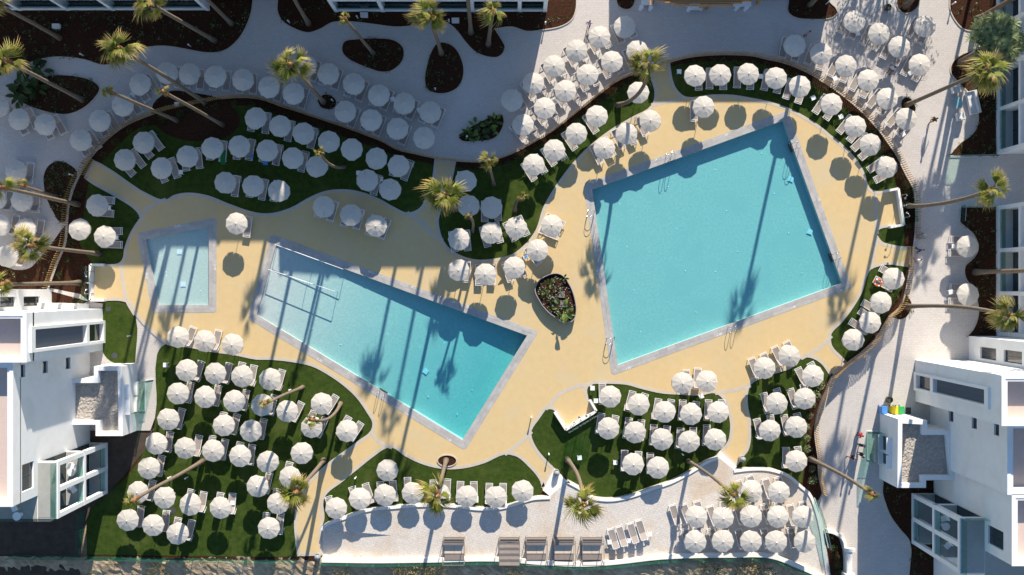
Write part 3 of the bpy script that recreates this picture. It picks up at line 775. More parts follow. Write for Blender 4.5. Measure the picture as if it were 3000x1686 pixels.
# dry bank outside the garden, level with the terrace on the right and with the lawn on the left
bank = [(930,1642),(1100,1646),(1275,1644),(1450,1641),(1600,1652),(1704,1656),(1791,1651),(1937,1636),(2141,1631),(2250,1634),(2337,1666),(2413,1698),(2440,1780),(900,1780)]
def rough_bank(loop, z, seed):
    xs = [p[0] for p in loop]; ys = [p[1] for p in loop]; st = 10; rr = random.Random(seed); bm = bmesh.new(); g = {}
    for i in range(int((max(xs)-min(xs))/st)+2):
        for j in range(int((max(ys)-min(ys))/st)+2):
            x = min(xs)+i*st; y = min(ys)+j*st; g[i, j] = bm.verts.new(G(x+rr.uniform(-3, 3), y+rr.uniform(-3, 3), z+rr.uniform(-.10, .06)-max(0, y-1655)*.0078))
    for (i, j) in list(g):
        if (i+1, j+1) in g and inside((min(xs)+(i+.5)*st, min(ys)+(j+.5)*st), loop): bm.faces.new((g[i, j], g[i, j+1], g[i+1, j+1], g[i+1, j]))
    me = bpy.data.meshes.new('bank'); bm.to_mesh(me); bm.free(); me.materials.append(MAT['dirt']); o = link('bank', me); o['kind'] = 'structure'
rough_bank([(x, y-12 if y < 1700 else y) for x, y in bank], .50, 4)
rough_bank([(-80,1632),(950,1632),(940,1780),(-80,1780)], .0, 9)

# ---------------------------------------------------------------- parasols
RIM = 1.74
def parasol_meshes(v):
    rnd = random.Random(100+v)
    n = 10; R = 1.0; can = MB(); val = MB()
    apex = (0, 0, 1.98)
    rib = []; mid = []
    for k in range(n):
        a = 2*pi*k/n; am = a+pi/n
        rr = R*(1+rnd.uniform(-.012, .012)); zz = RIM+rnd.uniform(-.015, .015)
        rib.append([(0.06*cos(a), 0.06*sin(a), 1.975), (0.52*rr*cos(a), 0.52*rr*sin(a), 1.885), (rr*cos(a), rr*sin(a), zz)])
        rm = R*cos(pi/n)*(1+rnd.uniform(-.012, .006)); sag = rnd.uniform(.0, .006)
        mid.append([(0.06*cos(am), 0.06*sin(am), 1.972), (0.495*cos(am), 0.495*sin(am), 1.884-sag), (rm*cos(am), rm*sin(am), zz-rnd.uniform(0, .008))])
    for k in range(n):
        j = (k+1) % n
        A, Bm, C2 = rib[k], mid[k], rib[j]
        vs_ = A+Bm+C2+[apex]
        can.add(vs_, [(9,0,3),(9,3,6),(0,1,4,3),(3,4,7,6),(1,2,5,4),(4,5,8,7)])
        # hanging flap: slightly narrower than the gore so that small gaps open at the ribs
        d = 0.15+rnd.uniform(-.03, .03); fl = rnd.uniform(-.04, .045); g = rnd.uniform(.02, .07)
        p0 = Vector(A[2]); pm = Vector(Bm[2]); p1 = Vector(C2[2])
        o = Vector((cos(2*pi*k/n+pi/n), sin(2*pi*k/n+pi/n), 0))*fl
        q0 = p0.lerp(p1, g)+o+Vector((0, 0, -d)); q1 = p1.lerp(p0, g)+o+Vector((0, 0, -d)); qm = pm+o*1.2+Vector((0, 0, -d-.01))
        val.add([p0, pm, p1, q0, qm, q1], [(0,3,4,1),(1,4,5,2)])
    strap = MB(); a = rnd.uniform(0, 6.28); pts = []
    for t in range(9):
        u = t/8; ang = a + 0.13*math.sin(pi*u)*1.0; rr = 0.62+0.16*cos(pi*u)
        pts.append((rr*cos(ang), rr*sin(ang), 1.985-0.24*rr+0.012))
    strap.tube(pts, 0.008, 4)
    return can.mesh('canopy', MAT['canvas'], False), val.mesh('valance', MAT['canvas_edge']), strap.mesh('tie_strap', MAT['strap'])
PV = [parasol_meshes(v) for v in range(6)]
pole_me = MB().tube([(0, 0, 0.02), (0, 0, 1.965)], 0.024, 8).mesh('pole', MAT['pole_alu'], True)
base_me = MB().box((-.28, -.28, 0), (.28, .28, .07)).lathe([(0.045, .07), (0.045, .32)], 8).mesh('base', MAT['base_concrete'])
fin_me = MB().lathe([(0.0, 1.965), (0.045, 1.975), (0.05, 2.01), (0.03, 2.035), (0.0, 2.04)], 10).mesh('finial', MAT['white_metal'], True)
ribs_mb = MB()
for k in range(10):
    a = 2*pi*k/10
    ribs_mb.bar((0.05*cos(a), 0.05*sin(a), 1.945), (0.97*cos(a), 0.97*sin(a), RIM-0.02), 0.014, 0.014)
ribs_me = ribs_mb.mesh('rib_frame', MAT['pole_alu'])

def parasol(x, y, z0, label, group):
    p = P(x, y, 1.84+z0); v = random.randrange(6)
    r = empty('parasol', (p.x, p.y, z0), random.uniform(0, 2*pi)); tag(r, label, 'parasol', group)
    can = link('canopy', PV[v][0], r); link('valance', PV[v][1], can); link('tie_strap', PV[v][2], can)
    link('pole', pole_me, r); link('base', base_me, r); link('finial', fin_me, r); link('rib_frame', ribs_me, r)
    tilt = Euler((random.uniform(-.035, .035), random.uniform(-.035, .035), 0))
    r.rotation_euler.x = tilt.x; r.rotation_euler.y = tilt.y
    return Vector((p.x, p.y, z0))

# ---------------------------------------------------------------- sun loungers (foot end towards +x)
def lounger_meshes(back):
    fr = MB()
    w = 0.31; z = 0.33
    for s in (-w, w):
        fr.bar((-0.97, s, z), (0.97, s, z), 0.04, 0.05)
    fr.bar((0.95, -w, z), (0.95, w, z), 0.04, 0.05); fr.bar((-0.95, -w, z), (-0.95, w, z), 0.04, 0.05)
    fr.bar((0.82, -w, z), (0.82, w, z), 0.035, 0.04); fr.bar((-0.28, -w, z-.03), (-0.28, w, z-.03), 0.03, 0.03)
    for s in (-w-.02, w+.02):   # arched armless side stay of the tilting back
        fr.bar((-0.97, s, z), (-0.45, s*1.12, 0.06), 0.022, 0.022)
    seat = MB(); n = 8; vs_ = []
    for i in range(n+1):
        x = -0.25+1.07*i/n; sag = -0.02*sin(pi*i/n)
        vs_ += [(x, -0.285, z+.015+sag*.3), (x, 0, z+.01+sag), (x, 0.285, z+.015+sag*.3)]
    fs = []
    for i in range(n):
        for k in (0, 1): fs.append((3*i+k, 3*i+3+k, 3*i+4+k, 3*i+1+k))
    seat.add(vs_, fs)
    bk = MB(); c, s_ = cos(back), sin(back); L_ = 0.70; vs_ = []; m_ = 4
    for i in range(m_+1):
        u = L_*i/m_; sag = -0.015*sin(pi*i/m_)
        for yv in (-.285, 0, .285): vs_.append((-0.27-u*c, yv*(1 if i < m_ else .86), z+.02+u*s_+sag*(1 if yv == 0 else .3)))
    fs = []
    for i in range(m_):
        for k in (0, 1): fs.append((3*i+1+k, 3*i+4+k, 3*i+3+k, 3*i+k))
    bk.add(vs_, fs)
    bf = MB()
    tip = (-0.27-L_*c, z+.02+L_*s_)
    for sd in (-.30, .30): bf.tube([(-0.27, sd, z+.02), (tip[0]+.05*c, sd, tip[1]-.05*s_), (tip[0], sd*.86, tip[1])], 0.016, 5)
    bf.tube([(tip[0], -.258, tip[1]), (tip[0], .258, tip[1])], 0.016, 5)
    leg = MB().bar((0, 0, 0), (0, 0, .33), 0.04, 0.04)
    return (fr.mesh('frame', MAT['white_metal']), seat.mesh('seat', MAT['taupe_sling']), bk.mesh('backrest', MAT['taupe_sling']), bf.mesh('back_frame', MAT['white_metal']), leg.mesh('leg', MAT['white_metal']))
LV = [lounger_meshes(b) for b in (0.06, 0.45, 0.62, 0.78)]
N_LOUNGER = [0]
def lounger(x, y, z0, ang, label, group, v=None):
    v = random.choice((0, 1, 1, 2, 2, 3)) if v is None else v
    r = empty('sun_lounger', (x, y, z0), -radians(ang)); tag(r, label, 'sun lounger', group)
    fr, se, bk, bf, lg = LV[v]
    link('frame', fr, r); link('seat', se, r); b_ = link('backrest', bk, r); link('back_frame', bf, b_)
    for lx in (-.80, .86):
        for ly in (-.31, .31): link('leg', lg, r, (lx, ly, 0))
    N_LOUNGER[0] += 1
    return r

ORD = ['', 'first', 'second', 'third', 'fourth', 'fifth', 'sixth', 'seventh', 'eighth', 'ninth', 'tenth']
# rows: (phrase, counting end, height, parasol group, [(x, y, foot direction, loungers)])
B2, BL, BR, B0 = 'LR', 'L', 'R', ''
ROWS = [
 ('row by far-left bed', 'left', 0.05, [(-7,312,65,''),(55,348,65,B2),(131,364,65,B2)]),
 ('row along left fence bend', 'bottom', 0.0, [(235,409,58,B2),(291,353,60,B2),(357,307,60,B2),(411,248,58,B2)]),
 ('shaded row above upper-left fence', 'left', 0.0, [(487,215,95,B2),(555,217,95,B2),(630,224,97,B2),(710,232,97,B2),(788,254,103,B2),(859,274,105,B2)]),
 ('upper shaded promenade row', 'left', 0.0, [(896,190,110,B2),(961,217,110,B2),(1036,247,112,B2),(1110,277,112,B2),(1186,302,114,B2),(1262,328,114,B2)]),
 ('lower shaded promenade row', 'left', 0.0, [(1012,326,110,B2),(1087,351,112,B2),(1164,377,112,B2),(1241,402,112,B0)]),
 ('left promenade cluster', 'top', 0.0, [(45,502,-85,B2),(61,587,-85,B2),(74,673,-85,B2),(20,750,-85,BR)]),
 ('left picture edge', 'top', 0.0, [(-17,585,-85,B2),(-1,660,-85,BR)]),
 ('upper-left lawn top row', 'left', 0.03, [(748,348,100,B2),(820,370,103,BR),(887,391,105,BR),(961,414,105,B0),(1030,438,105,B0),(1104,464,105,B0),(1169,486,108,B2)]),
 ('upper-left lawn middle row', 'left', 0.03, [(621,433,95,B2),(701,428,97,B2),(783,442,103,B2),(858,462,105,BR),(928,488,105,B0)]),
 ('upper-left lawn left cluster', 'left', 0.03, [(365,469,50,B2),(420,416,52,B2),(474,493,70,B2),(546,459,82,B2)]),
 ('upper-left lawn bottom trio', 'left', 0.03, [(659,536,98,BR),(740,546,100,B2),(815,558,100,BL)]),
 ('upper-left lawn bottom pair', 'left', 0.03, [(1076,530,105,BR),(1141,555,105,B0)]),
 ('small left lawn', 'top', 0.03, [(281,602,6,B2),(232,672,6,B0),(305,694,2,B2)]),
 ('shaded deck above long pool', 'left', 0.05, [(948,608,108,B2),(1026,632,108,B2),(1102,660,108,B2)]),
 ('deck between small and long pools', 'left', 0.05, [(692,655,97,BR)]),
 ('middle lawn beside big palm', 'top', 0.03, [(1365,531,95,BL),(1372,605,95,B0)]),
 ('middle lawn lower group', 'left', 0.03, [(1346,702,82,B2),(1439,610,88,B2),(1439,684,75,B2),(1513,668,66,B2)]),
 ('deck arc above planter', 'left', 0.05, [(1345,794,88,BR),(1422,804,88,B2),(1506,786,72,B2),(1577,734,55,BL),(1617,662,25,B2)]),
 ('sunny promenade outer diagonal', 'top', 0.0, [(1832,78,64,B2),(1758,106,64,B2),(1689,145,62,B2),(1624,192,60,B2),(1563,243,58,B2),(1500,293,58,BR)]),
 ('sunny promenade inner diagonal', 'top', 0.0, [(1866,149,64,BL),(1793,181,64,B2),(1723,220,62,B2),(1659,266,60,B2),(1595,319,56,B2),(1534,367,52,B2)]),
 ('diagonal on grass inside fence', 'top', 0.03, [(1872,271,70,B0),(1748,342,58,BL),(1687,391,58,BL),(1623,440,58,B2),(1565,484,56,B2)]),
 ('deck diagonal above large pool', 'top', 0.05, [(1904,353,66,BL),(1834,391,66,B2),(1769,433,62,B2)]),
 ('deck above large pool', 'left', 0.05, [(2062,312,88,BL)]),
 ('lawn arc above large pool', 'left', 0.03, [(2036,223,90,BR),(2110,219,91,B2),(2191,217,92,B2),(2276,228,104,B2),(2343,254,110,B2),(2437,306,122,B2),(2508,369,130,B2),(2552,422,138,B2),(2601,490,148,B2)]),
 ('arc outside top-right fence', 'left', 0.0, [(2330,133,104,B2),(2407,155,110,B2),(2479,191,116,B2),(2544,235,120,B2),(2599,289,126,B2),(2655,349,130,B2)]),
 ('top-right dappled trio', 'left', 0.0, [(2506,61,116,B2),(2576,96,118,B2),(2638,138,118,B2)]),
 ('top-right sunlit pair', 'top', 0.0, [(2713,76,120,B2),(2697,189,120,B2)]),
 ('beside right-hand building', 'top', 0.0, [(2836,721,182,B2),(2838,864,184,B2)]),
 ('lawn strip right of large pool', 'top', 0.03, [(2619,818,-150,B2),(2583,887,-148,BL),(2549,946,-144,B2),(2501,997,-140,B0)]),
 ('deck below large pool, right end', 'left', 0.05, [(2243,1078,-113,B2),(2314,1042,-115,B2)]),
 ('lower-right lawn', 'top', 0.03, [(2384,1104,-115,B2),(2358,1169,-106,B2),(2278,1184,-108,B2),(2336,1253,-102,B2),(2256,1261,-100,B2),(2335,1353,-92,B2)]),
 ('lawn below large pool, first row', 'left', 0.03, [(1788,1165,-88,BL),(1870,1187,-74,B2),(1950,1208,-82,B2),(2026,1214,-86,B2),(2105,1210,-86,B2)]),
 ('lawn below large pool, second row', 'left', 0.03, [(1782,1256,-80,B2),(1862,1267,-82,B2),(1939,1287,-86,B2),(2020,1295,-86,B2),(2098,1289,-86,BL)]),
 ('lawn below large pool, last row', 'left', 0.03, [(1854,1363,-88,B2),(1930,1373,-88,BL)]),
 ('deck below large pool, middle', 'left', 0.05, [(2000,1121,-88,BR),(2070,1118,-88,BL)]),
 ('row above the terrace', 'left', 0.03, [(983,1491,-108,BL),(1053,1465,-106,B2),(1128,1453,-98,B2),(1210,1445,-90,BL),(1286,1448,-90,B2),(1366,1456,-90,B2),(1452,1458,-90,B2),(1531,1441,-92,B0)]),
 ('grass above the terrace', 'left', 0.03, [(1133,1379,-90,B0)]),
 ('deck above lower-left lawn', 'left', 0.05, [(520,988,-74,BR),(599,998,-74,BR),(679,1009,-76,B0)]),
 ('lower-left lawn first row', 'left', 0.03, [(545,1087,-76,BR),(631,1095,-78,BR),(708,1102,-78,B2),(789,1113,-74,BR)]),
 ('lower-left lawn second row', 'left', 0.03, [(519,1154,-76,BR),(600,1165,-78,BR),(683,1176,-78,BR),(765,1189,-76,BR),(842,1205,-66,BR),(942,1185,-62,BR)]),
 ('lower-left lawn third row', 'left', 0.03, [(490,1229,-76,BR),(654,1249,-80,B2),(734,1264,-80,BR),(912,1252,-62,B2),(1015,1265,-60,B2)]),
 ('lower-left lawn fourth row', 'left', 0.03, [(458,1302,-78,BR),(542,1313,-80,BR),(622,1323,-80,B2),(702,1338,-80,B2),(782,1354,-80,B0),(881,1329,-78,B0)]),
 ('lower-left lawn fifth row', 'left', 0.03, [(433,1373,-80,BR),(752,1427,-78,BR),(848,1401,-74,BL)]),
 ('lower-left lawn sixth row', 'left', 0.03, [(403,1446,-80,BR),(482,1460,-82,B0),(557,1482,-80,B2),(646,1488,-84,B2),(813,1477,-80,BL)]),
 ('lower-left lawn bottom row', 'left', 0.03, [(372,1523,-82,BR),(448,1540,-84,BR),(519,1564,-80,B2),(787,1549,-84,B2)]),
 ('crowded terrace back pair', 'left', TZ, [(2201,1442,-108,B2),(2282,1442,-104,B2)]),
 ('crowded terrace middle row', 'left', TZ, [(2041,1515,-106,B2),(2119,1518,-106,B2),(2200,1516,-106,B2),(2279,1516,-106,B2),(2352,1516,-104,B2)]),
 ('crowded terrace front row', 'left', TZ, [(2039,1588,-106,B2),(2120,1588,-106,B2),(2199,1588,-106,BL),(2276,1588,-106,BL),(2357,1588,-104,BL)]),
]
PARASOLS = []
for phrase, end, z0, items in ROWS:
    for i, (x, y, a, lg) in enumerate(items):
        one = len(items) == 1
        who = 'the' if one else f'{ORD[i+1]} from the {end}'
        label = f'cream parasol standing alone, {phrase}' if one else f'cream parasol, {who}, {phrase}'
        p = parasol(x, y, z0, label, 'cream parasols')
        PARASOLS.append((p, f'{ORD[i+1]} parasol from {end}, {phrase}' if not one else f'lone parasol, {phrase}'))
        d = Vector((cos(radians(a)), -sin(radians(a)), 0)); s = Vector((-d.y, d.x, 0))
        if s.x < 0 or (abs(s.x) < 0.2 and s.y > 0): s = -s     # s points to picture right (or down)
        vert = abs(s.x) < 0.45
        back = a < 0 and a > -140
        for side in lg:
            k = 0.60 if side == 'R' else -0.60
            k += random.uniform(-.05, .05)
            q = p + s*k + d*(random.uniform(.0, .16))
            aa = a + random.uniform(-3.5, 3.5)
            wd = ('below' if side == 'R' else 'above') if vert else ('right of' if side == 'R' else 'left of')
            lounger(q.x, q.y, z0, aa, f'taupe lounger {wd} {"the " if one else ""}{PARASOLS[-1][1]}', 'white framed sun loungers', v=random.choice((2, 2, 3, 1)) if back else None)

# loose loungers in the open
for i, (x, y, a, nm) in enumerate(((1797,1578,-107,'leftmost of the four bare loungers beside the daybeds'), (1821,1571,-107,'second of the four bare loungers beside the daybeds'), (1854,1562,-107,'third of the four bare loungers beside the daybeds'), (1879,1553,-107,'rightmost of the four bare loungers beside the daybeds'),
        (1978,1508,-107,'lounger left of the crowded lower-right terrace parasols'))):
    q = P(x, y, TZ+.3); lounger(q.x, q.y, TZ, a, f'taupe {nm}' if 'lounger' in nm else nm, 'white framed sun loungers', v=2)

# ---------------------------------------------------------------- small white side tables
def side_table_parts():
    top = MB().box((-.2, -.2, .40), (.2, .2, .43)).mesh('table_top', MAT['white_metal'])
    leg = MB().bar((0, 0, 0), (0, 0, .40), .03, .03).mesh('leg', MAT['white_metal'])
    return top, leg
ST, SL_ = side_table_parts()
TABLES = [(388,278,0),(517,306,0),(529,505,0),(318,609,0),(340,697,0),(1050,507,0),(1116,525,0),(1736,1138,0),(1746,1175,0),(2055,1162,.5),(1698,1342,.1),(1803,1356,0),(484,1070,0),(681,1474,0),(2383,287,.4),(2464,342,.4),(2447,230,.5),(2668,214,.5),(2646,393,.6),(2229,224,0),(1990,210,0),(2795,722,0),(2786,856,.2),
          (262,427,.6),(1150,291,.3),(1228,322,.3),(1539,752,.5),(1624,299,.5),(2513,98,.3),(2571,365,.6),(2600,310,.6)]
TT = [(1786,1589,.1),(1845,1585,.1),(1904,1566,.1)]
seen = set()
for k, (x, y, a) in enumerate(TABLES+TT):
    z0 = TZ if (x, y, a) in TT else 0.03
    q = P(x, y, z0+.43)
    pr = min(PARASOLS, key=lambda t: (t[0].xy-q.xy).length)
    side = 'right of' if q.x > pr[0].x else 'left of'
    lab = f'white side table {side} {pr[1]}'
    if (x, y, a) in TT: lab = ['white side table left of the four bare terrace loungers', 'white side table between the four bare terrace loungers', 'white side table right of the four bare terrace loungers'][TT.index((x, y, a))]
    if lab in seen: lab = lab.replace('white side table', 'lower white side table')
    seen.add(lab)
    r = empty('side_table', (q.x, q.y, z0), a); tag(r, lab, 'side table', 'white side tables')
    link('table_top', ST, r)
    for sx in (-.17, .17):
        for sy in (-.17, .17): link('leg', SL_, r, (sx, sy, 0))
print('parasols', len(PARASOLS), 'loungers', N_LOUNGER[0])

# ---------------------------------------------------------------- buildings
def wall_holes(mb, axis, pos, th, u0, u1, z0, z1, holes, mi=0):
    """wall slab on a plan line with openings; axis 'x': plane x=pos, u runs along plan y. Metres."""
    us = sorted({u0, u1, *[h[0] for h in holes], *[h[1] for h in holes]}); zs = sorted({z0, z1, *[h[2] for h in holes], *[h[3] for h in holes]})
    for a, b in zip(us, us[1:]):
        for c, d in zip(zs, zs[1:]):
            um, zm = (a+b)/2, (c+d)/2
            if any(h[0] < um < h[1] and h[2] < zm < h[3] for h in holes): continue
            if axis == 'x': mb.box((pos, a, c), (pos+th, b, d), mi)
            else: mb.box((a, pos, c), (b, pos+th, d), mi)
    return mb
GX = lambda px: (px-1500)/S
GY = lambda py: (843-py)/S

def window(parent, axis, pos, inward, u0, u1, z0, z1, mull=2, frame='dark_frame'):
    """recessed window: frame bars and one pane per light. inward: +1/-1 direction into the wall"""
    d = inward*0.16
    def bx(mb, a, b, c, e, dd0, dd1):
        if axis == 'x': mb.box((pos+dd0, a, c), (pos+dd1, b, e))
        else: mb.box((a, pos+dd0, c), (b, pos+dd1, e))
        return mb
    fr = MB(); t = 0.06
    bx(fr, u0, u1, z0, z0+t, d, d+inward*.06); bx(fr, u0, u1, z1-t, z1, d, d+inward*.06)
    bx(fr, u0, u0+t, z0+t, z1-t, d, d+inward*.06); bx(fr, u1-t, u1, z0+t, z1-t, d, d+inward*.06)
    w = fr.build('window', MAT[frame], parent)
    for k in range(mull):
        a = u0+t+(u1-u0-2*t)*k/mull; b = u0+t+(u1-u0-2*t)*(k+1)/mull
        bx(MB(), a+.015, b-.015, z0+t, z1-t, d+inward*.02, d+inward*.045).build('pane', MAT['window_glass'], w)
    return w

def parapet_roof(root, px0, py0, px1, py1, z, roofmat='roof_pink', w=0.45, h=0.9):
    x0, x1 = sorted((GX(px0), GX(px1))); y0, y1 = sorted((GY(py0), GY(py1)))
    MB().box((x0+w, y0+w, z-h-.2), (x1-w, y1-w, z-h)).build('roof', MAT[roofmat], root)
    mb = MB()
    mb.box((x0, y0, z-h-.3), (x1, y0+w, z)).box((x0, y1-w, z-h-.3), (x1, y1, z)).box((x0, y0+w, z-h-.3), (x0+w, y1-w, z)).box((x1-w, y0+w, z-h-.3), (x1, y1-w, z))
    mb.build('parapet', MAT['plaster'], root)
    cp = MB()
    for q in ((x0-.03, y0-.03, x1+.03, y0+w*.6), (x0-.03, y1-w*.6, x1+.03, y1+.03), (x0-.03, y0+w*.6, x0+w*.6, y1-w*.6), (x1-w*.6, y0+w*.6, x1+.03, y1-w*.6)):
        cp.box((q[0], q[1], z), (q[2], q[3], z+.05))
    cp.build('coping', MAT['plaster'], root)

slat_me = MB().add([(-.02, -.5, -.04), (.05, -.5, .03), (.05, .5, .03), (-.02, .5, -.04), (-.005, -.5, -.05), (.065, -.5, .02), (.065, .5, .02), (-.005, .5, -.05)],
                   [(0,1,2,3),(7,6,5,4),(0,4,5,1),(2,6,7,3),(1,5,6,2),(0,3,7,4)]).mesh('slat', MAT['louvre_metal'])

def stair_tower(root, px, out, py0, py1, ztop, lz0, lz1, ly0, ly1, wz0, wz1, deep_px):
    """tower whose visible face lies on plan x=px; out=-1 faces left, +1 faces right"""
    pos = GX(px); inn = -out; th = inn*0.30
    y0, y1 = sorted((GY(py0), GY(py1))); a, b = sorted((GY(ly0), GY(ly1)))
    mb = MB(); wall_holes(mb, 'x', pos, th, y0, y1, 0, ztop-1.2, [(a, b, lz0, lz1), (a, b, wz0, wz1)])
    bk = pos+inn*0.30
    mb.box((bk, y0, 0), (GX(deep_px), y1, ztop-1.2))
    mb.build('wall', MAT['plaster'], root)
    # raised surround of the tall strip
    fr = MB(); s0, s1 = a-.25, b+.25; p0, p1 = pos, pos+out*0.22
    fr.box((p0, s0, wz0-.5), (p1, a, lz1+.6)).box((p0, b, wz0-.5), (p1, s1, lz1+.6)).box((p0, a, lz1), (p1, b, lz1+.6)).box((p0, a, wz0-.5), (p1, b, wz0)).box((p0, a, wz1), (p1, b, lz0))
    fr.build('strip_surround', MAT['plaster'], root)
    lv = MB().box((pos+inn*.24, a, lz0), (pos+inn*.28, b, lz1)).build('louvre_panel', MAT['louvre_metal'], root)
    n = int((lz1-lz0)/0.14)
    for k in range(n):
        link('slat', slat_me, lv, (pos+inn*.17, (a+b)/2, lz0+(k+.5)*(lz1-lz0)/n), (0, 0, 0 if out < 0 else pi), (1, (b-a)-.04, 1))
    window(root, 'x', pos, inn, a, b, wz0, wz1, 1)
    parapet_roof(root, px, py0, deep_px, py1, ztop)

# --- right-hand white block
RB = empty('apartment_building', (0, 0, 0)); tag(RB, 'white apartment building with stair tower and stacked balconies at lower right', 'building', 'white apartment buildings')
stair_tower(RB, 2681, -1, 1055, 1176, 15.9, 4.3, 13.6, 1097, 1135, 0.7, 3.7, 3200)
def punched_wall(root, px, out, py0, py1, ztop, wins, deep_px, roof=True):
    pos = GX(px); inn = -out; y0, y1 = sorted((GY(py0), GY(py1)))
    hs = []
    for (wy0, wy1, wz0, wz1, ml) in wins:
        a, b = sorted((GY(wy0), GY(wy1))); hs.append((a, b, wz0, wz1))
    mb = MB(); wall_holes(mb, 'x', pos, inn*.30, y0, y1, 0, ztop-1.2, hs); mb.box((pos+inn*.30, y0, 0), (GX(deep_px), y1, ztop-1.2))
    mb.build('wall', MAT['plaster'], root)
    for (h, w) in zip(hs, wins): window(root, 'x', pos, inn, h[0], h[1], h[2], h[3], w[4])
    if roof: parapet_roof(root, px, py0, deep_px, py1, ztop)
punched_wall(RB, 2724, -1, 1176.5, 1354, 14.1, [(1184,1217,3.9,4.8,1),(1184,1217,8.2,9.1,1),(1184,1217,12.0,12.8,1)], 3200)
punched_wall(RB, 2735, -1, 1354.5, 1530, 14.1, [(1458,1506,10.3,12.8,2)], 3200)
punched_wall(RB, 2838, -1, 985, 1054.5, 12.0, [(1012,1045,2.2,5.1,2),(1012,1045,6.4,9.4,2)], 3200)
MB().box((GX(2735), GY(1700), 0), (GX(3200), GY(1530.5), 9.7)).build('wall', MAT['plaster'], RB)
MB().gbox(2737, 1700, 3200, 1531, 9.702, 9.73).build('terrace_floor', MAT['tile_grey'], RB)

def balcony_stack(root, px, out, py0, py1, ztop, back_px):
    x0 = GX(px); xb = GX(back_px); y0, y1 = sorted((GY(py0), GY(py1))); ym = (y0+y1)/2; zm = ztop/2; c = 0.38; inn = -out
    for z, t_ in ((zm, .38), (ztop, .38), (.35, .35)): MB().box((x0, y0, z-t_), (xb, y1, z)).build('floor_slab', MAT['plaster'], root)
    for yy in (y0, ym-c/2, y1-c):
        for z in (.352, zm+.002):
            MB().box((x0+inn*.02, yy, z), (x0+inn*(c+.02), yy+c, z+zm-.39)).build('column', MAT['plaster'], root)
    MB().box((xb+out*.03, y0+.02, .36), (xb+out*.06, y1-.02, ztop-.4)).build('glazing', MAT['window_glass'], root)
    for z in (.36, zm+.01, ztop+.01):
        for a, b in ((y0+c, ym-c/2), (ym+c/2, y1-c)) if z < ztop else ((y0+.05, (y0+y1)/2-.02), ((y0+y1)/2+.02, y1-.05)):
            MB().box((x0+inn*.10, a, z), (x0+inn*.125, b, z+1.05)).build('balustrade', MAT['glass'], root)
    for z in (.36, zm+.01): MB().box((x0+inn*.5, y0+.05, z), (xb-inn*.1, y1-.05, z+.02)).build('balcony_floor', MAT['tile_grey'], root)
    MB().box((x0+inn*.15, y0+.1, ztop+.004), (xb, y1-.1, ztop+.03)).build('terrace_floor', MAT['tile_grey'], root)
balcony_stack(RB, 2670, -1, 1445, 1592, 9.7, 2735)
MB().box((GX(2684), GY(1445.5), 9.72), (GX(2735), GY(1444.6), 10.8)).build('balustrade', MAT['glass'], RB)

# --- left-hand white block
LB = empty('apartment_building', (0, 0, 0)); tag(LB, 'white apartment building with stair tower and stacked balconies at lower left', 'building', 'white apartment buildings')
stair_tower(LB, 302, 1, 905, 1027, 14.2, 3.9, 13.2, 948, 997, 0.4, 3.4, -200)
punched_wall(LB, 264, 1, 1027.5, 1385, 13.9, [(1038,1070,4.0,4.9,1),(1038,1070,8.2,9.1,1),(1038,1070,12.0,12.8,1),(1291,1360,10.6,12.5,2)], -200)
punched_wall(LB, 152, 1, 848, 904.5, 12.0, [(868,895,2.3,5.2,2),(868,895,6.6,9.1,2)], -200)
MB().box((GX(264), GY(1446), 0), (GX(-200), GY(1385.5), 9.9)).build('wall', MAT['plaster'], LB)
MB().gbox(262, 1446, -200, 1386, 9.902, 9.93).build('terrace_floor', MAT['tile_grey'], LB)
balcony_stack(LB, 316, 1, 1297, 1446, 9.9, 264.5)
MB().box((GX(-200), GY(1446), 9.92), (GX(312), GY(1445.2), 11.0)).build('balustrade', MAT['glass'], LB)
# white service boxes north of the left tower
for i, (a, b, c, d, h, lb) in enumerate(((152,888,196,907,2.6,'white rendered service box nearest the left window wall'), (200,889,232,906.5,2.9,'middle white rendered service box above the left tower'), (234,890,262,906,2.5,'white rendered service box nearest the left lawn'))):
    r = empty('service_box', G((a+c)/2, (b+d)/2)); tag(r, lb, 'service box', 'white service boxes by the left tower')
    o = G((a+c)/2, (b+d)/2); A = G(a, b)-o; B = G(c, d)-o
    MB().box((A.x, A.y, 0), (B.x, B.y, h)).build('body', MAT['plaster'], r)
    MB().box((A.x-.04, A.y+.04, h), (B.x+.04, B.y-.04, h+.08)).build('lid', MAT['white_wall'], r)

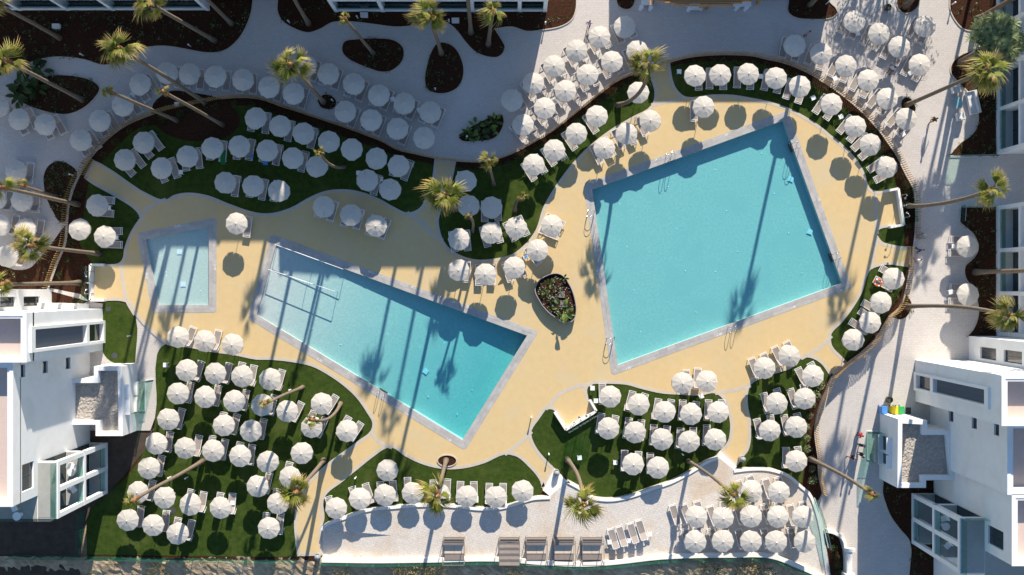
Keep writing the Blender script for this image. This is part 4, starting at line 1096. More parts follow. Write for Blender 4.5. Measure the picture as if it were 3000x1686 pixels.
def pavilion(pts, z, label, hatch_px, out, hatches):
    q = [P(x, y, z) for x, y in pts]
    root = empty('bar_pavilion', (0, 0, 0)); tag(root, label, 'pavilion', 'flat roofed pavilions')
    MB().prism(q, 0, z-.75).build('wall', MAT['plaster'], root)
    n = len(q); area = sum(q[i].x*q[(i+1) % n].y-q[(i+1) % n].x*q[i].y for i in range(n))
    if area < 0: q.reverse()
    L_ = []
    for i in range(n):   # mitred inner line of the parapet
        a, b, c = q[i-1], q[i], q[(i+1) % n]; t = (b-a).normalized(); u = (c-b).normalized()
        n1 = Vector((-t.y, t.x, 0)); n2 = Vector((-u.y, u.x, 0)); m = (n1+n2).normalized(); L_.append(b+m*(.38/max(.3, m.dot(n1))))
    mb = MB(); vs_ = []
    for i in range(n): vs_ += [(q[i].x, q[i].y, z-.75), (q[i].x, q[i].y, z), (L_[i].x, L_[i].y, z), (L_[i].x, L_[i].y, z-.75)]
    fs = []
    for i in range(n):
        a = 4*i; b = 4*((i+1) % n); fs += [(a, b, b+1, a+1), (a+1, b+1, b+2, a+2), (a+2, b+2, b+3, a+3)]
    mb.add(vs_, fs).build('parapet', MAT['plaster'], root)
    # gravel roof with real relief
    xs = [p.x for p in L_]; ys = [p.y for p in L_]; bm = bmesh.new(); st = .11; rr = random.Random(5)
    lp = [(p.x, p.y) for p in L_]; nx = int((max(xs)-min(xs))/st)+1; ny = int((max(ys)-min(ys))/st)+1; grid = {}
    for i in range(nx+1):
        for j in range(ny+1):
            x = min(xs)+i*st; y = min(ys)+j*st
            grid[i, j] = bm.verts.new((x+rr.uniform(-.03, .03), y+rr.uniform(-.03, .03), z-.62+rr.uniform(-.03, .05)))
    for i in range(nx):
        for j in range(ny):
            if inside((min(xs)+(i+.5)*st, min(ys)+(j+.5)*st), lp): bm.faces.new((grid[i, j], grid[i+1, j], grid[i+1, j+1], grid[i, j+1]))
    me = bpy.data.meshes.new('gravel_roof'); bm.to_mesh(me); bm.free(); me.materials.append(MAT['gravel']); link('gravel_roof', me, root)
    MB().prism(q, z-.752, z-.70).build('roof_slab', MAT['gravel'], root) if False else None
    x0 = GX(hatch_px)
    for ya, yb in hatches:
        a, b = sorted((GY(ya), GY(yb)))
        MB().box((x0, a, 1.0), (x0+out*.03, b, 2.9)).build('hatch', MAT['window_glass'], root)
        MB().box((x0, a-.1, .86), (x0+out*.45, b+.1, .98)).build('counter', MAT['plaster'], root)
        MB().box((x0, a-.1, 2.92), (x0+out*.5, b+.1, 3.05)).build('hatch_canopy', MAT['plaster'], root)
pavilion([(357,1074),(275,1074),(275,1110),(195,1110),(182,1245),(280,1245),(280,1278),(360,1278)], 3.6, 'flat gravel-roofed white pavilion joined to the lower-left building', 402.3, 1, [(1120,1152),(1163,1200)])
pavilion([(2631,1228),(2716,1232),(2716,1262),(2786,1262),(2799,1407),(2713,1407),(2713,1430),(2629,1430)], 4.3, 'flat gravel-roofed white pavilion with people outside at lower right', 2576.5, -1, [(1272,1312),(1322,1352)])

# glass wind screens by the pavilions
def glass_screen(pts, h, label, z0=0.0, posts=False, m='glass'):
    A = G(*pts[0]); r = empty('glass_screen', (A.x, A.y, z0)); tag(r, label, 'glass screen', 'glass screens and balustrades')
    for a, b in zip(pts, pts[1:]):
        a = G(*a)-A; b = G(*b)-A; n = max(1, round((b-a).length/1.5))
        for k in range(n):
            p, q = a.lerp(b, k/n+.01/n), a.lerp(b, (k+1)/n-.01/n)
            MB().bar((p.x, p.y, .06+h/2), (q.x, q.y, .06+h/2), .02, h).build('pane', MAT[m], r)
        MB().bar((a.x, a.y, .04), (b.x, b.y, .04), .06, .08).build('base_rail', MAT['white_metal'], r)
        MB().bar((a.x, a.y, .08+h), (b.x, b.y, .08+h), .03, .03).build('top_rail', MAT['steel'], r)
glass_screen([(2574,1264),(2540,1264),(2540,1346),(2552,1350)], 1.9, 'pale glass wind screen around the pavilion hatch beside the people')
glass_screen([(404,1205),(425,1205),(425,1116),(450,1112)], 1.7, 'pale glass wind screen beside the lower-left pavilion path')
glass_screen([(2778,461),(2918,459)], 1.1, 'glass balustrade at the right building above the shaded passage')
glass_screen([(2918,603),(2814,603),(2811,650)], 1.1, 'glass balustrade round the dark bark bed at right')
glass_screen([(2380,1455),(2402,1520),(2420,1600)], 1.0, 'glass balustrade on the right edge of the crowded terrace', TZ)

# --- long hotel wings: only their ground floor shows at the picture edges
def wing_y(px0, px1, py, depth, z, label, fins):
    o = G(px0, py); r = empty('hotel_wing', o); tag(r, label, 'building', 'white hotel wings')
    w = (px1-px0)/S; d = depth/S
    MB().box((0, .75, 0), (w, d, z)).build('wall', MAT['plaster'], r)
    MB().box((0, 0, 0), (w, .20, .55)).build('plinth', MAT['plaster'], r)
    MB().box((.02, .20, 0), (w-.02, .75, .12)).build('ground_terrace', MAT['tile_grey'], r)
    for zz in (3.3, 6.6, z-.6):
        MB().box((0, -.02, zz), (w, .75, zz+.45)).build('floor_slab', MAT['plaster'], r)
    k = 0
    for f in fins:
        x = (f-px0)/S
        MB().box((x-.17, -.05, 0), (x+.17, .745, z-.02)).build('fin', MAT['plaster'], r)
    fx = sorted([px0]+list(fins)+[px1])
    for a, b in zip(fx, fx[1:]):
        if b-a < 20: continue
        A = (a-px0)/S+.2; B = (b-px0)/S-.2
        wdo = MB().box((A, .68, .15), (B, .745, 3.2)).build('glazing', MAT['window_glass'], r)
        for u in (A, (A+B)/2, B-.06): MB().box((u, .64, .15), (u+.06, .679, 3.2)).build('mullion', MAT['dark_frame'], wdo)
        MB().box((A, .08, .56), (B, .10, 1.5)).build('balustrade', MAT['glass'], r)
wing_y(-700, 615, 31, 560, 10.9, 'shaded white hotel wing along the top left edge', [-540,-380,-220,-80,60,200,333,473,609])
wing_y(980, 1602, 35, 600, 10.9, 'shaded white hotel wing along the top middle edge', [986,1123,1262,1385,1522,1596])
wing_y(630, 965, -42, 480, 10.9, 'recessed white hotel link between the two top wings', [636,800,960])
def wing_x(px, py0, py1, z, label, fins):
    o = G(px, py1); r = empty('hotel_wing', o); tag(r, label, 'building', 'white hotel wings')
    w = (py1-py0)/S
    MB().box((1.6, 0, 0), (14, w, z)).build('wall', MAT['plaster'], r)
    MB().box((0, 0, 0), (.30, w, .50)).build('plinth', MAT['plaster'], r)
    MB().box((.30, .02, 0), (1.6, w-.02, .10)).build('ground_terrace', MAT['plaster'], r)
    for zz in (3.3, 6.6, z-.6): MB().box((.35, 0, zz), (1.6, w, zz+.4)).build('floor_slab', MAT['plaster'], r)
    ys = []
    for f in fins:
        y = (py1-f)/S; ys.append(y)
        MB().box((.20, y-.18, 0), (1.595, y+.18, z-.02)).build('fin', MAT['plaster'], r)
    ys = sorted([0]+ys+[w])
    for a, b in zip(ys, ys[1:]):
        if b-a < 1: continue
        g_ = MB().box((1.5, a+.2, .12), (1.59, b-.2, 3.2)).build('glazing', MAT['window_glass'], r)
        for u in (a+.2, (a+b)/2, b-.26): MB().box((1.44, u, .12), (1.499, u+.06, 3.2)).build('mullion', MAT['dark_frame'], g_)
        MB().box((.12, a+.2, .51), (.14, b-.2, 1.5)).build('balustrade', MAT['glass'], r)
wing_x(2918, -120, 452, 10.0, 'shaded white hotel wing at the right edge above the passage', [-60,80,200,322,446])
wing_x(2918, 604, 984, 10.0, 'shaded white hotel wing at the right edge below the passage', [610,735,860,978])

# --- restaurant north of the frame, its timber pergola and terrace furniture
r = empty('restaurant_building', G(1848, -46)); tag(r, 'low white restaurant building behind the timber pergola at the top edge', 'building')
MB().box((0, 0, 0), ((1974-1848)/S, 8, 4.3)).build('side_wing', MAT['plaster'], r)
MB().box(((1974-1848)/S+.002, 0, 0), ((2440-1848)/S, 9, 5.0)).build('wall', MAT['plaster'], r)
MB().box(((1974-1848)/S+.5, -.03, .2), ((2440-1848)/S-.5, -.002, 3.0)).build('glazing', MAT['window_glass'], r)
r = empty('timber_pergola', P(2060, 10, 3)); tag(r, 'stepped golden timber pergola at the top edge', 'pergola')
o = P(2060, 10, 3); o.z = 0; r.location = o
for x0, x1, y in ((1905,2215,-12),(1922,2202,2),(1948,2174,8),(1976,2146,16)):
    a = P(x0, y, 3)-o; b = P(x1, y+1, 3)-o
    MB().bar((a.x, a.y, 3.0), (b.x, b.y, 3.0), .10, .30).build('beam', MAT['pergola_timber'], r)
for x, y in ((2049,26),(2070,27),(1912,8),(2218,10)):
    a = G(x, y)-o
    MB().bar((a.x, a.y, 0), (a.x, a.y, 3.1), .18, .18).build('post', MAT['pergola_timber'], r)
a = P(1905, -20, 3.2)-o; b = P(1905, 20, 3.2)-o
MB().bar((a.x, a.y, 3.2), (a.x, a.y-1.1, 3.2), .14, .2).build('cross_beam', MAT['pergola_timber'], r)
MB().bar((a.x+9.6, a.y, 3.2), (a.x+9.6, a.y-1.1, 3.2), .14, .2).build('cross_beam', MAT['pergola_timber'], r)
disc = MB().lathe([(0.0, .71), (.20, .71), (.20, .74), (0.0, .742)], 20).mesh('table_top', MAT['white_metal'])
stem = MB().lathe([(.17, 0), (.17, .03), (.03, .05), (.03, .71)], 12).mesh('pedestal', MAT['white_metal'])
for x, y, lb in ((1879,21,'first round white table from the left under the pergola'), (1907,22,'second round white table from the left under the pergola'), (2020,25,'round white table below the middle of the pergola'), (2160,22,'round white table below the right end of the pergola'), (2187,23,'rightmost round white table under the pergola')):
    q = P(x, y, .7); t_ = empty('cafe_table', (q.x, q.y, 0)); tag(t_, lb, 'table', 'round cafe tables'); link('table_top', disc, t_); link('pedestal', stem, t_)
for x, y, w, lb in ((1893,12,.5,'white bench at the left end of the pergola'), (2036,26,.6,'white bench below the middle of the pergola'), (2172,16,.8,'white bench at the right end of the pergola')):
    q = G(x, y); t_ = empty('bench', q); tag(t_, lb, 'bench', 'white benches')
    MB().box((-w, -.25, .40), (w, .35, .46)).build('seat', MAT['white_metal'], t_)
    for s in (-w+.05, w-.1): MB().box((s, -.22, 0), (s+.05, .3, .40)).build('leg', MAT['white_metal'], t_)

# ---------------------------------------------------------------- palms
def fan_frond(seed, pet=0.55, blade=1.02, n=15, droop=0.35, spread=88):
    """one fan-palm leaf: stalk along +x, pleated split blade"""
    rr = random.Random(seed); mb = MB()
    mb.bar((0, 0, 0), (pet, 0, 0), 0.035, 0.025)
    for k in range(n):
        a = radians(-spread+2*spread*k/(n-1)); L_ = blade*(1-.30*abs(k/(n-1)-.5)*1.3)*rr.uniform(.80, 1.25); w = 0.048
        d = Vector((cos(a), sin(a), 0)); s = Vector((-sin(a), cos(a), 0)); up = .035 if k % 2 else -.01
        p0 = Vector((pet-.05, 0, 0)); p1 = p0+d*L_*.5+Vector((0, 0, up)); dz = -droop*L_*rr.uniform(.5, 1.3)-.42*L_*abs(sin(a))
        p2 = p0+d*L_*.84+Vector((0, 0, dz*.4)); p3 = p0+d*L_*1.12+Vector((0, 0, dz))
        mb.add([p0-s*.012, p0+s*.012, p1-s*w, p1+s*w+Vector((0, 0, .04)), p2-s*w*.55, p2+s*w*.55, p3], [(0,2,3,1),(2,4,5,3),(4,6,5)])
    return mb.mesh('frond', MAT['frond'])
FR = [fan_frond(k, droop=.30+.2*(k % 3), pet=.45+.07*k, spread=(34, 48, 66, 40, 56)[k]) for k in range(5)]
FRD = [fan_frond(10+k, droop=.9, blade=.75, n=11, spread=45) for k in range(2)]
for m_ in FRD: m_.materials[0] = MAT['frond_dry']
heart_me = MB().lathe([(0.0, -.25), (.15, -.2), (.17, .05), (.10, .3), (.03, .55), (0, .6)], 9).mesh('crown', MAT['frond_dry'], True)
heart_dry = MB().lathe([(.12, -.6), (.20, -.35), (.22, .0), (.14, .3), (.0, .5)], 9).mesh('crown', MAT['bark_tip'], True)

def palm(base, crown, label, h=None, size=1.0, n=26, bend=0.0, dry=3, r0=.24, lean=None, group='tall fan palms'):
    bx, by = base; cx, cy = crown
    if h is None:
        rb = Vector((bx-1500, by-843)); sh = Vector((cx-bx, cy-by)); k = sh.dot(rb.normalized())/rb.length; h = max(3.0, min(16.0, H*k/(1+k)))
    A = G(bx, by, 0.0); B = P(cx, cy, h)
    root = empty('palm_tree', A); tag(root, label, 'palm tree', group)
    D = B-A; side = Vector((-D.y, D.x, 0)); side = side.normalized() if side.length > .1 else Vector((1, 0, 0))
    pts = []; rs = []; m_ = 14; ph = random.uniform(0, 6)
    for i in range(m_+1):
        t = i/m_
        p = D*t; p.z = h*t
        p += side*(bend*4*t*(1-t) + .05*sin(ph+t*7)*t)
        pts.append(p); rs.append((r0*.62+r0*.55*math.exp(-t*14)+r0*.10*(1-t))*(1+.03*(i % 2)))
    tr = MB().tube(pts, rs, 10).build('trunk', MAT['bark'], root, True)
    top = pts[-1]
    MB().tube([pts[-2], top, top+Vector((0, 0, .1))], [rs[-1]*1.25, rs[-1]*1.5, rs[-1]*1.2], 9).build('leaf_boots', MAT['bark_tip'], root, True)
    cr = link('crown', heart_me if n > 16 else heart_dry, root, top, None, (size*.8,)*3)
    rr = random.Random(int(bx*7+by)); off = rr.uniform(0, 6)
    n = max(8, round(n*.62)); wind = rr.uniform(2.6, 4.2)
    for k in range(n):
        u = (k+.5)/n; el = radians(74-118*u**.8+rr.uniform(-14, 14)); az = off+k*2.39996+rr.uniform(-.4, .4)
        az += .38*sin(wind-az)                       # the steady sea wind sweeps the crown to one side
        sc = rr.uniform(.72, 1.15)*(0.80+.30*min(1, u*2.2))
        link('frond', FR[rr.randrange(5)], cr, (0, 0, .10-.25*u), (rr.uniform(-1.0, 1.0), -el, az), (sc*1.12,)*3)
    for k in range(dry):
        el = radians(rr.uniform(-75, -35)); az = rr.uniform(0, 6.28)
        link('frond', FRD[rr.randrange(2)], cr, (0, 0, -.25), (rr.uniform(-.5, .5), -el, az), (rr.uniform(.8, 1.1)*1.2,)*3)
    return root
BIG = 1.0; SM = .38
palm((653,367),(478,268),'slender palm with tiny crown crossing the upper-left fence, right one of two',size=SM,n=12,dry=3,r0=.20)
palm((519,354),(318,268),'slender palm with tiny crown crossing the upper-left fence, left one of two',size=SM,n=13,dry=4,r0=.20)
palm((600,300),(350,140),'large full-crowned palm at upper left above the bent row of parasols',size=1.05,n=32)
palm((242,294),(12,175),'palm leaning over the bed at the far left, crown on picture edge',size=1.0,n=26)
palm((630,120),(437,10),'palm with its crown cut by the top edge before the left wing',size=1.0,n=26)
palm((175,112),(-20,5),'palm trunk crossing the top-left bed, crown outside the picture',size=.9,n=20)
palm((679,70),(545,-60),'palm trunk at the right end of the top-left bed',size=.9,n=20)
palm((904,70),(828,-60),'palm trunk left of the top middle wing',size=.9,n=20)
palm((1094,157),(1009,55),'thin palm with tiny dry crown in the oval bed',size=SM,n=12,dry=3,r0=.2)
palm((1293,157),(1257,38),'large palm at the head of the pear-shaped bed',size=1.0,n=28)
palm((1380,96),(1365,-70),'palm trunk before the top middle wing, crown out of view',size=.9,n=20)
palm((1431,130),(1447,32),'palm with ragged crown before the right end of the top wing',size=.8,n=18,dry=4,bend=.3)
palm((948,300),(846,187),'sunlit palm rising from the small round bed on the shaded promenade',size=1.05,n=26,bend=-.3)
palm((1809,309),(1899,187),'curved palm beside the gate near the top of the picture',h=8.0,size=1.05,n=28,bend=-.9)
palm((2655,309),(2895,203),'long leaning palm from the round bed at top right',size=1.1,n=28,bend=-.4)
palm((2862,58),(3040,-45),'palm trunk in the top-right bed, crown out of view',size=1.0,n=22,r0=.3)
palm((2658,603),(2912,553),'tall leaning palm behind the right-hand shower wall',size=1.0,n=22,bend=-.5)
palm((2856,798),(3130,790),'palm trunk in the bark bed by the right wing',size=1.0,n=20,r0=.28)
palm((2652,899),(2960,922),'tall leaning palm from the crescent bed at right',size=1.0,n=26,bend=.3)
palm((2372,1344),(2559,1450),'slim palm with narrow tuft leaning over the lower-right path',size=.5,n=14,dry=3,r0=.22,bend=.3)
palm((2016,1351),(2150,1451),'palm leaning over the crowded lower-right terrace',size=.95,n=22,r0=.2,bend=.25)
palm((1662,1347),(1712,1480),'palm beside the steps to the middle of the terrace',size=1.0,n=24,bend=.35)
palm((1307,1349),(1280,1453),'palm growing from the small oval bed on the deck',size=1.0,n=22)
palm((948,1349),(864,1445),'palm leaning over the lower-left lawn beside its path',size=1.05,n=22,bend=.5)
palm((887,1135),(775,1182),'short leaning palm with small tuft near the top of the lower-left lawn',h=6.5,size=.42,n=13,dry=4,r0=.19)
palm((998,1182),(913,1232),'short bent palm with yellow tuft at the right of the lower-left lawn',h=6.0,size=.5,n=15,dry=5,r0=.19,bend=.6)
palm((595,1351),(388,1468),'long thin palm with sparse tuft across the lower-left lawn',size=.5,n=12,dry=3,r0=.22)
palm((230,600),(0,548),'palm trunk crossing the left promenade to the picture edge',size=.8,n=18)
palm((168,578),(63,544),'palm with small tuft beside the left fence',size=.45,n=14,dry=4,r0=.2)
palm((291,744),(87,720),'large dark palm leaning over the left promenade',size=1.05,n=28)
palm((233,829),(5,834),'palm leaning left beside the left building',size=.7,n=18)
palm((1335,614),(1304,568),'full palm over the shaded middle path',h=11.5,size=1.15,n=28)
palm((1447,542),(1432,472),'small ragged palm beside the shaded upper middle lawn',h=8.0,size=.62,n=18,dry=6,r0=.17)
palm((1384,678),(1374,632),'little dry palm on the middle lawn',h=6.0,size=.3,n=9,dry=6,r0=.17,bend=-.2)
palm((1009,489),(937,448),'bent dry-topped palm on the upper-left lawn',h=9.0,size=.38,n=9,dry=7,r0=.19,bend=.5)
palm((1509,617),(1531,578),'low bent palm stump with dry tuft on the middle lawn',h=2.6,size=.34,n=12,dry=6,r0=.2,bend=.25)
# palms and trees just beyond the top right edge, whose shade dapples the promenade
palm((2372,15),(2505,-112),'palm in the dark bed right of the pergola, crown out of view',h=12.3,size=1.1,n=20)
palm((2650,20),(2845,-150),'palm at the rounded bed on the top right edge, crown out of view',h=12.9,size=1.1,n=20)
palm((2890,-220),(3110,-400),'palm beyond the top right corner of the picture',h=13.0,size=1.1,n=26)

# ---------------------------------------------------------------- yucca clump, shrubs, leafy plants
def rosette(seed, n=46, L0=.55):
    rr = random.Random(seed); mb = MB()
    for k in range(n):
        a = k*2.39996; el = radians(85-95*(k/n)+rr.uniform(-8, 8)); L_ = L0*rr.uniform(.8, 1.15); w = .028
        d = Vector((cos(a)*cos(el), sin(a)*cos(el), sin(el))); s = Vector((-sin(a), cos(a), 0))
        p1 = d*L_*.55; p2 = d*L_+Vector((0, 0, -.06))
        mb.add([-s*w*.6, s*w*.6, p1-s*w, p1+s*w, p2], [(0,2,3,1),(2,4,3)])
    return mb.mesh('rosette', MAT['yucca_leaf'])
ROS = [rosette(k) for k in range(3)]
A = G(2812, 186); yr = empty('yucca_tree', A); tag(yr, 'big grey-green yucca clump beside the palm at the top right edge', 'yucca')
B = P(2926, 117, 6.5)-A
MB().tube([(0, 0, 0), (B.x*.5, B.y*.5, 2.6), (B.x*.9, B.y*.9, 5.2)], [.34, .27, .20], 10).build('trunk', MAT['bark'], yr, True)
cr = MB().lathe([(0, -.5), (.7, -.3), (.8, .1), (.3, .5), (0, .55)], 9).build('crown', MAT['leaf_grey'], yr); cr.location = (B.x, B.y, 6.0)
rr = random.Random(3)
for k in range(58):
    a = k*2.39996; u = k/58; rad = 2.3*math.sqrt(u); z = .75*(1-u*1.2)+rr.uniform(-.2, .3)
    link('rosette', ROS[k % 3], cr, (rad*cos(a), rad*sin(a), z), (rr.uniform(-.5, .5), rr.uniform(-.5, .5), rr.uniform(0, 6)), (rr.uniform(1.15, 1.5),)*3)

def shrub_mesh(seed, m, n=130, r=.42, hgt=.55, leaf=.10):
    rr = random.Random(seed); mb = MB()
    for k in range(n):
        th = rr.uniform(0, 6.283); u = rr.uniform(-.2, 1); q = math.sqrt(max(0, 1-u*u)); R_ = rr.uniform(.55, 1.05)
        p = Vector((r*R_*q*cos(th), r*R_*q*sin(th), max(.04, hgt*(.35+.6*u*R_))))
        d = Vector((rr.uniform(-1, 1), rr.uniform(-1, 1), rr.uniform(-.2, .9))).normalized(); s = d.cross(Vector((rr.uniform(-1, 1), rr.uniform(-1, 1), rr.uniform(-1, 1)))).normalized()
        L_ = leaf*rr.uniform(.7, 1.4)
        mb.add([p-d*L_*.5, p+s*L_*.28, p+d*L_*.7, p-s*L_*.28], [(0,1,2,3)])
    return mb.mesh('foliage', MAT[m])
stem_me = MB().tube([(0, 0, 0), (.02, .01, .3)], [.03, .015], 5).mesh('stem', MAT['bark'])
SH = {'leaf': [shrub_mesh(k, 'leaf') for k in range(4)], 'grey': [shrub_mesh(10+k, 'leaf_grey') for k in range(3)], 'dry': [shrub_mesh(20+k, 'dry_shrub', 260, .8, .8, .12) for k in range(3)], 'bright': [shrub_mesh(30+k, 'leaf_bright', 90, .3, .35, .09) for k in range(2)]}
def shrub(x, y, kind, sc, label, group, z=0.0):
    q = G(x, y, z); r = empty('shrub', q, random.uniform(0, 6)); tag(r, label, 'shrub', group)
    link('foliage', random.choice(SH[kind]), r, None, None, (sc*random.uniform(.9, 1.1), sc*random.uniform(.9, 1.1), sc))
    link('stem', stem_me, r, None, None, (sc,)*3)
NUM = ORD[:10]+['tenth','eleventh','twelfth','thirteenth','fourteenth','fifteenth','sixteenth','seventeenth','eighteenth','nineteenth','twentieth']+['twenty-'+q for q in ORD[1:10]]+['thirtieth']+['thirty-'+q for q in ORD[1:10]]+['fortieth']+['forty-'+q for q in ORD[1:10]]
def along(pts, step, inset, n_skip=0):
    path = [P(x, y, .6) for x, y in smooth(pts, False, 3)]; path = [Vector((p.x, p.y, 0)) for p in path]
    rs = resample(path, step); out = []
    for i in range(1, len(rs)-1):
        t = (rs[i+1]-rs[i-1]).normalized(); nrm = Vector((t.y, -t.x, 0))
        p = rs[i]+nrm*(inset+random.uniform(-.15, .15)); out.append((p.x*S+1500, 843-p.y*S))
    return out
for pts, lab, kind, st in ((FENCE[0:7], 'dark shrub in line from the bottom behind the far-left fence', 'leaf', 1.5), (FENCE[6:23], 'dark shrub in line from the left behind the shaded upper-left fence', 'leaf', 1.7),
                           (FENCE[23:34], 'green shrub in line from the left behind the middle fence', 'leaf', 0.9), (FENCE[34:53], 'green shrub in line from the left behind the top-right fence', 'leaf', 1.0),
                           (FENCE[53:61], 'green shrub in line from the top behind the four-parasol lawn fence', 'leaf', 1.0), (FENCE[61:], 'grey-green shrub in line from the top behind the lower-right fence', 'grey', 0.95)):
    for i, (x, y) in enumerate(along(pts, st, .62)):
        shrub(x, y, kind, random.uniform(.75, 1.15), lab.replace('shrub in', f'shrub, {NUM[i+1]} in'), lab.replace('shrub', 'shrubs'))
# scrub on the bank below the terrace
for x, y, s_, lb in ((1180,1688,1.5,'dry scrub bush below the terrace wall, leftmost'), (1235,1680,1.6,'dry scrub bush below the terrace under the first daybed'), (1285,1684,1.4,'dry scrub bush left of the shaded slope'), (2075,1668,1.5,'greenish scrub bush below the crowded terrace, left'), (2185,1676,1.7,'grey scrub bush below the crowded terrace, middle'), (2240,1682,1.4,'grey scrub bush below the crowded terrace, right'),
                      (465,1680,1.3,'yellowish scrub bush below the lower-left lawn fence'), (270,1690,.8,'small scrub bush at the bottom left edge'), (1510,1690,1.1,'dry scrub bush under the second daybed'), (1000,1690,1.2,'dry scrub bush below the ramp')):
    shrub(x, y, 'dry', s_, lb, 'scrub bushes on the bank', .42 if x > 940 else -.05)
for x, y, lb in ((2430,1570,'top'), (2440,1605,'second'), (2446,1628,'third'), (2452,1655,'fourth'), (2456,1680,'bottom')):
    shrub(x, y, 'leaf', .9, f'green shrub, {lb} of five in the planter at bottom right', 'shrubs in the bottom right planter')

# ground cover scattered through the bark beds: nobody could count it
gc = MB(); rr = random.Random(11)
for bi, lp in enumerate(BED_LOOPS):
    xs = [p[0] for p in lp]; ys = [p[1] for p in lp]
    dens = {0: 420, 1: 90, 3: 150, 4: 46, 5: 40, 8: 90, 9: 40, 14: 130, 15: 90, 18: 200}.get(bi, 12); got = 0; tries = 0
    while got < dens and tries < 6000:
        tries += 1; x = rr.uniform(max(-60, min(xs)), min(3060, max(xs))); y = rr.uniform(max(-50, min(ys)), min(1720, max(ys)))
        if not inside((x, y), lp): continue
        got += 1; c = G(x, y, .02); s0 = rr.uniform(.10, .26)
        for k in range(rr.randrange(9, 16)):
            a = rr.uniform(0, 6.283); d = Vector((cos(a), sin(a), rr.uniform(.3, 1.6))).normalized(); s = Vector((-sin(a), cos(a), 0)); p = c+Vector((rr.uniform(-s0, s0), rr.uniform(-s0, s0), rr.uniform(0, s0*.7))); L_ = s0*rr.uniform(.5, 1.0)
            gc.add([p, p+d*L_*.5+s*L_*.2, p+d*L_, p+d*L_*.5-s*L_*.2], [(0,1,2,3)], 0 if rr.random() < .8 else 1)
o = gc.build('ground_cover', [MAT['leaf'], MAT['leaf_grey']]); tag(o, 'low dark ground cover scattered through the bark beds', 'ground cover', kind='stuff')

def paddle_leaf(seed, L0=1.0):
    rr = random.Random(seed); mb = MB(); n = 6; vs_ = []
    mb.bar((0, 0, 0), (L0*.45, 0, L0*.25), .03, .03)
    for i in range(n+1):
        t = i/n; x = L0*(.42+.62*t); z = L0*(.23+.20*t-.42*t*t); w = L0*.17*sin(pi*min(.97, .08+t*.92))**.7
        vs_ += [(x, -w, z+.03), (x, 0, z-.02), (x, w, z+.03)]
    fs = []
    for i in range(n):
        for k in (0, 1): fs.append((3*i+k, 3*i+3+k, 3*i+4+k, 3*i+1+k))
    mb.add(vs_, fs); return mb
PL = [paddle_leaf(1).mesh('leaf', MAT['leaf_bright']), paddle_leaf(2).mesh('leaf', MAT['leaf'])]
def paddle_plant(x, y, n, size, label, group, z=0.0, dark=False):
    q = G(x, y, z); r = empty('leafy_plant', q); tag(r, label, 'plant', group); rr = random.Random(int(x+y))
    MB().tube([(0, 0, 0), (0, 0, .25*size)], [.07, .05], 6).build('stem', MAT['leaf'], r)
    for k in range(n):
        el = radians(rr.uniform(10, 75)); link('leaf', PL[1 if (dark or rr.random() < .4) else 0], r, (0, 0, .15*size), (0, -el+.45, k*2.39996+rr.uniform(-.3, .3)), (size*rr.uniform(.75, 1.1),)*3)
for i, (x, y, n, s_) in enumerate(((1372,392,8,1.1), (1395,375,9,1.4), (1408,395,9,1.2), (1432,372,8,1.2), (1450,360,7,1.3), (1445,388,7,1.0), (1385,402,6,.9))):
    paddle_plant(x, y, n, s_*.72, f'large-leaved green plant, {ORD[i+1]} of seven in the tilted promenade bed', 'large-leaved plants in the tilted bed')
for i, (x, y, n, s_) in enumerate(((95,205,9,1.6), (75,262,9,1.6), (120,215,8,1.3), (60,285,8,1.3), (112,262,8,1.2))):
    paddle_plant(x, y, n, s_, f'banana-like plant, {ORD[i+1]} of five round the far-left bed', 'banana-like plants at the far left', dark=True)

# broad trees just north of the picture: their crowns dapple the top-right promenade
def leaf_tree(x, y, h, R_, label):
    A = G(x, y); r = empty('broad_tree', A); tag(r, label, 'tree', 'trees beyond the top edge'); rr = random.Random(int(x))
    MB().tube([(0, 0, 0), (.1, .05, h*.4), (.05, .15, h*.75)], [.26, .2, .12], 9).build('trunk', MAT['bark'], r, True)
    for k in range(5):
        a = k*1.257+rr.uniform(-.3, .3); MB().tube([(.08, .08, h*.45), (R_*.4*cos(a), R_*.4*sin(a), h*.7), (R_*.75*cos(a), R_*.75*sin(a), h*.85)], [.11, .07, .03], 6).build('limb', MAT['bark'], r)
    mb = MB()
    for c in range(34):
        th = rr.uniform(0, 6.283); q = R_*math.sqrt(rr.random()); ctr = Vector((q*cos(th), q*sin(th), h*.82+rr.uniform(-.9, 1.0)*(1-.5*q/R_))); s0 = rr.uniform(.45, .85)
        for j in range(70):
            p = ctr+Vector((rr.gauss(0, 1), rr.gauss(0, 1), rr.gauss(0, .8)))*s0*.55; d = Vector((rr.uniform(-1, 1), rr.uniform(-1, 1), rr.uniform(-.6, .8))).normalized(); s = d.cross(Vector((rr.uniform(-1, 1), rr.uniform(-1, 1), 1))).normalized(); L_ = rr.uniform(.12, .24)
            mb.add([p-d*L_*.5, p+s*L_*.3, p+d*L_*.6, p-s*L_*.3], [(0,1,2,3)])
    mb.build('crown', MAT['leaf'], r)
leaf_tree(2640, -300, 7.0, 2.6, 'leafy tree beyond the top edge above the dappled trio')
leaf_tree(2730, -220, 6.6, 2.2, 'leafy tree beyond the top edge, right of the dappled trio')
leaf_tree(2560, -260, 6.2, 2.0, 'leafy tree beyond the top edge beside the restaurant')

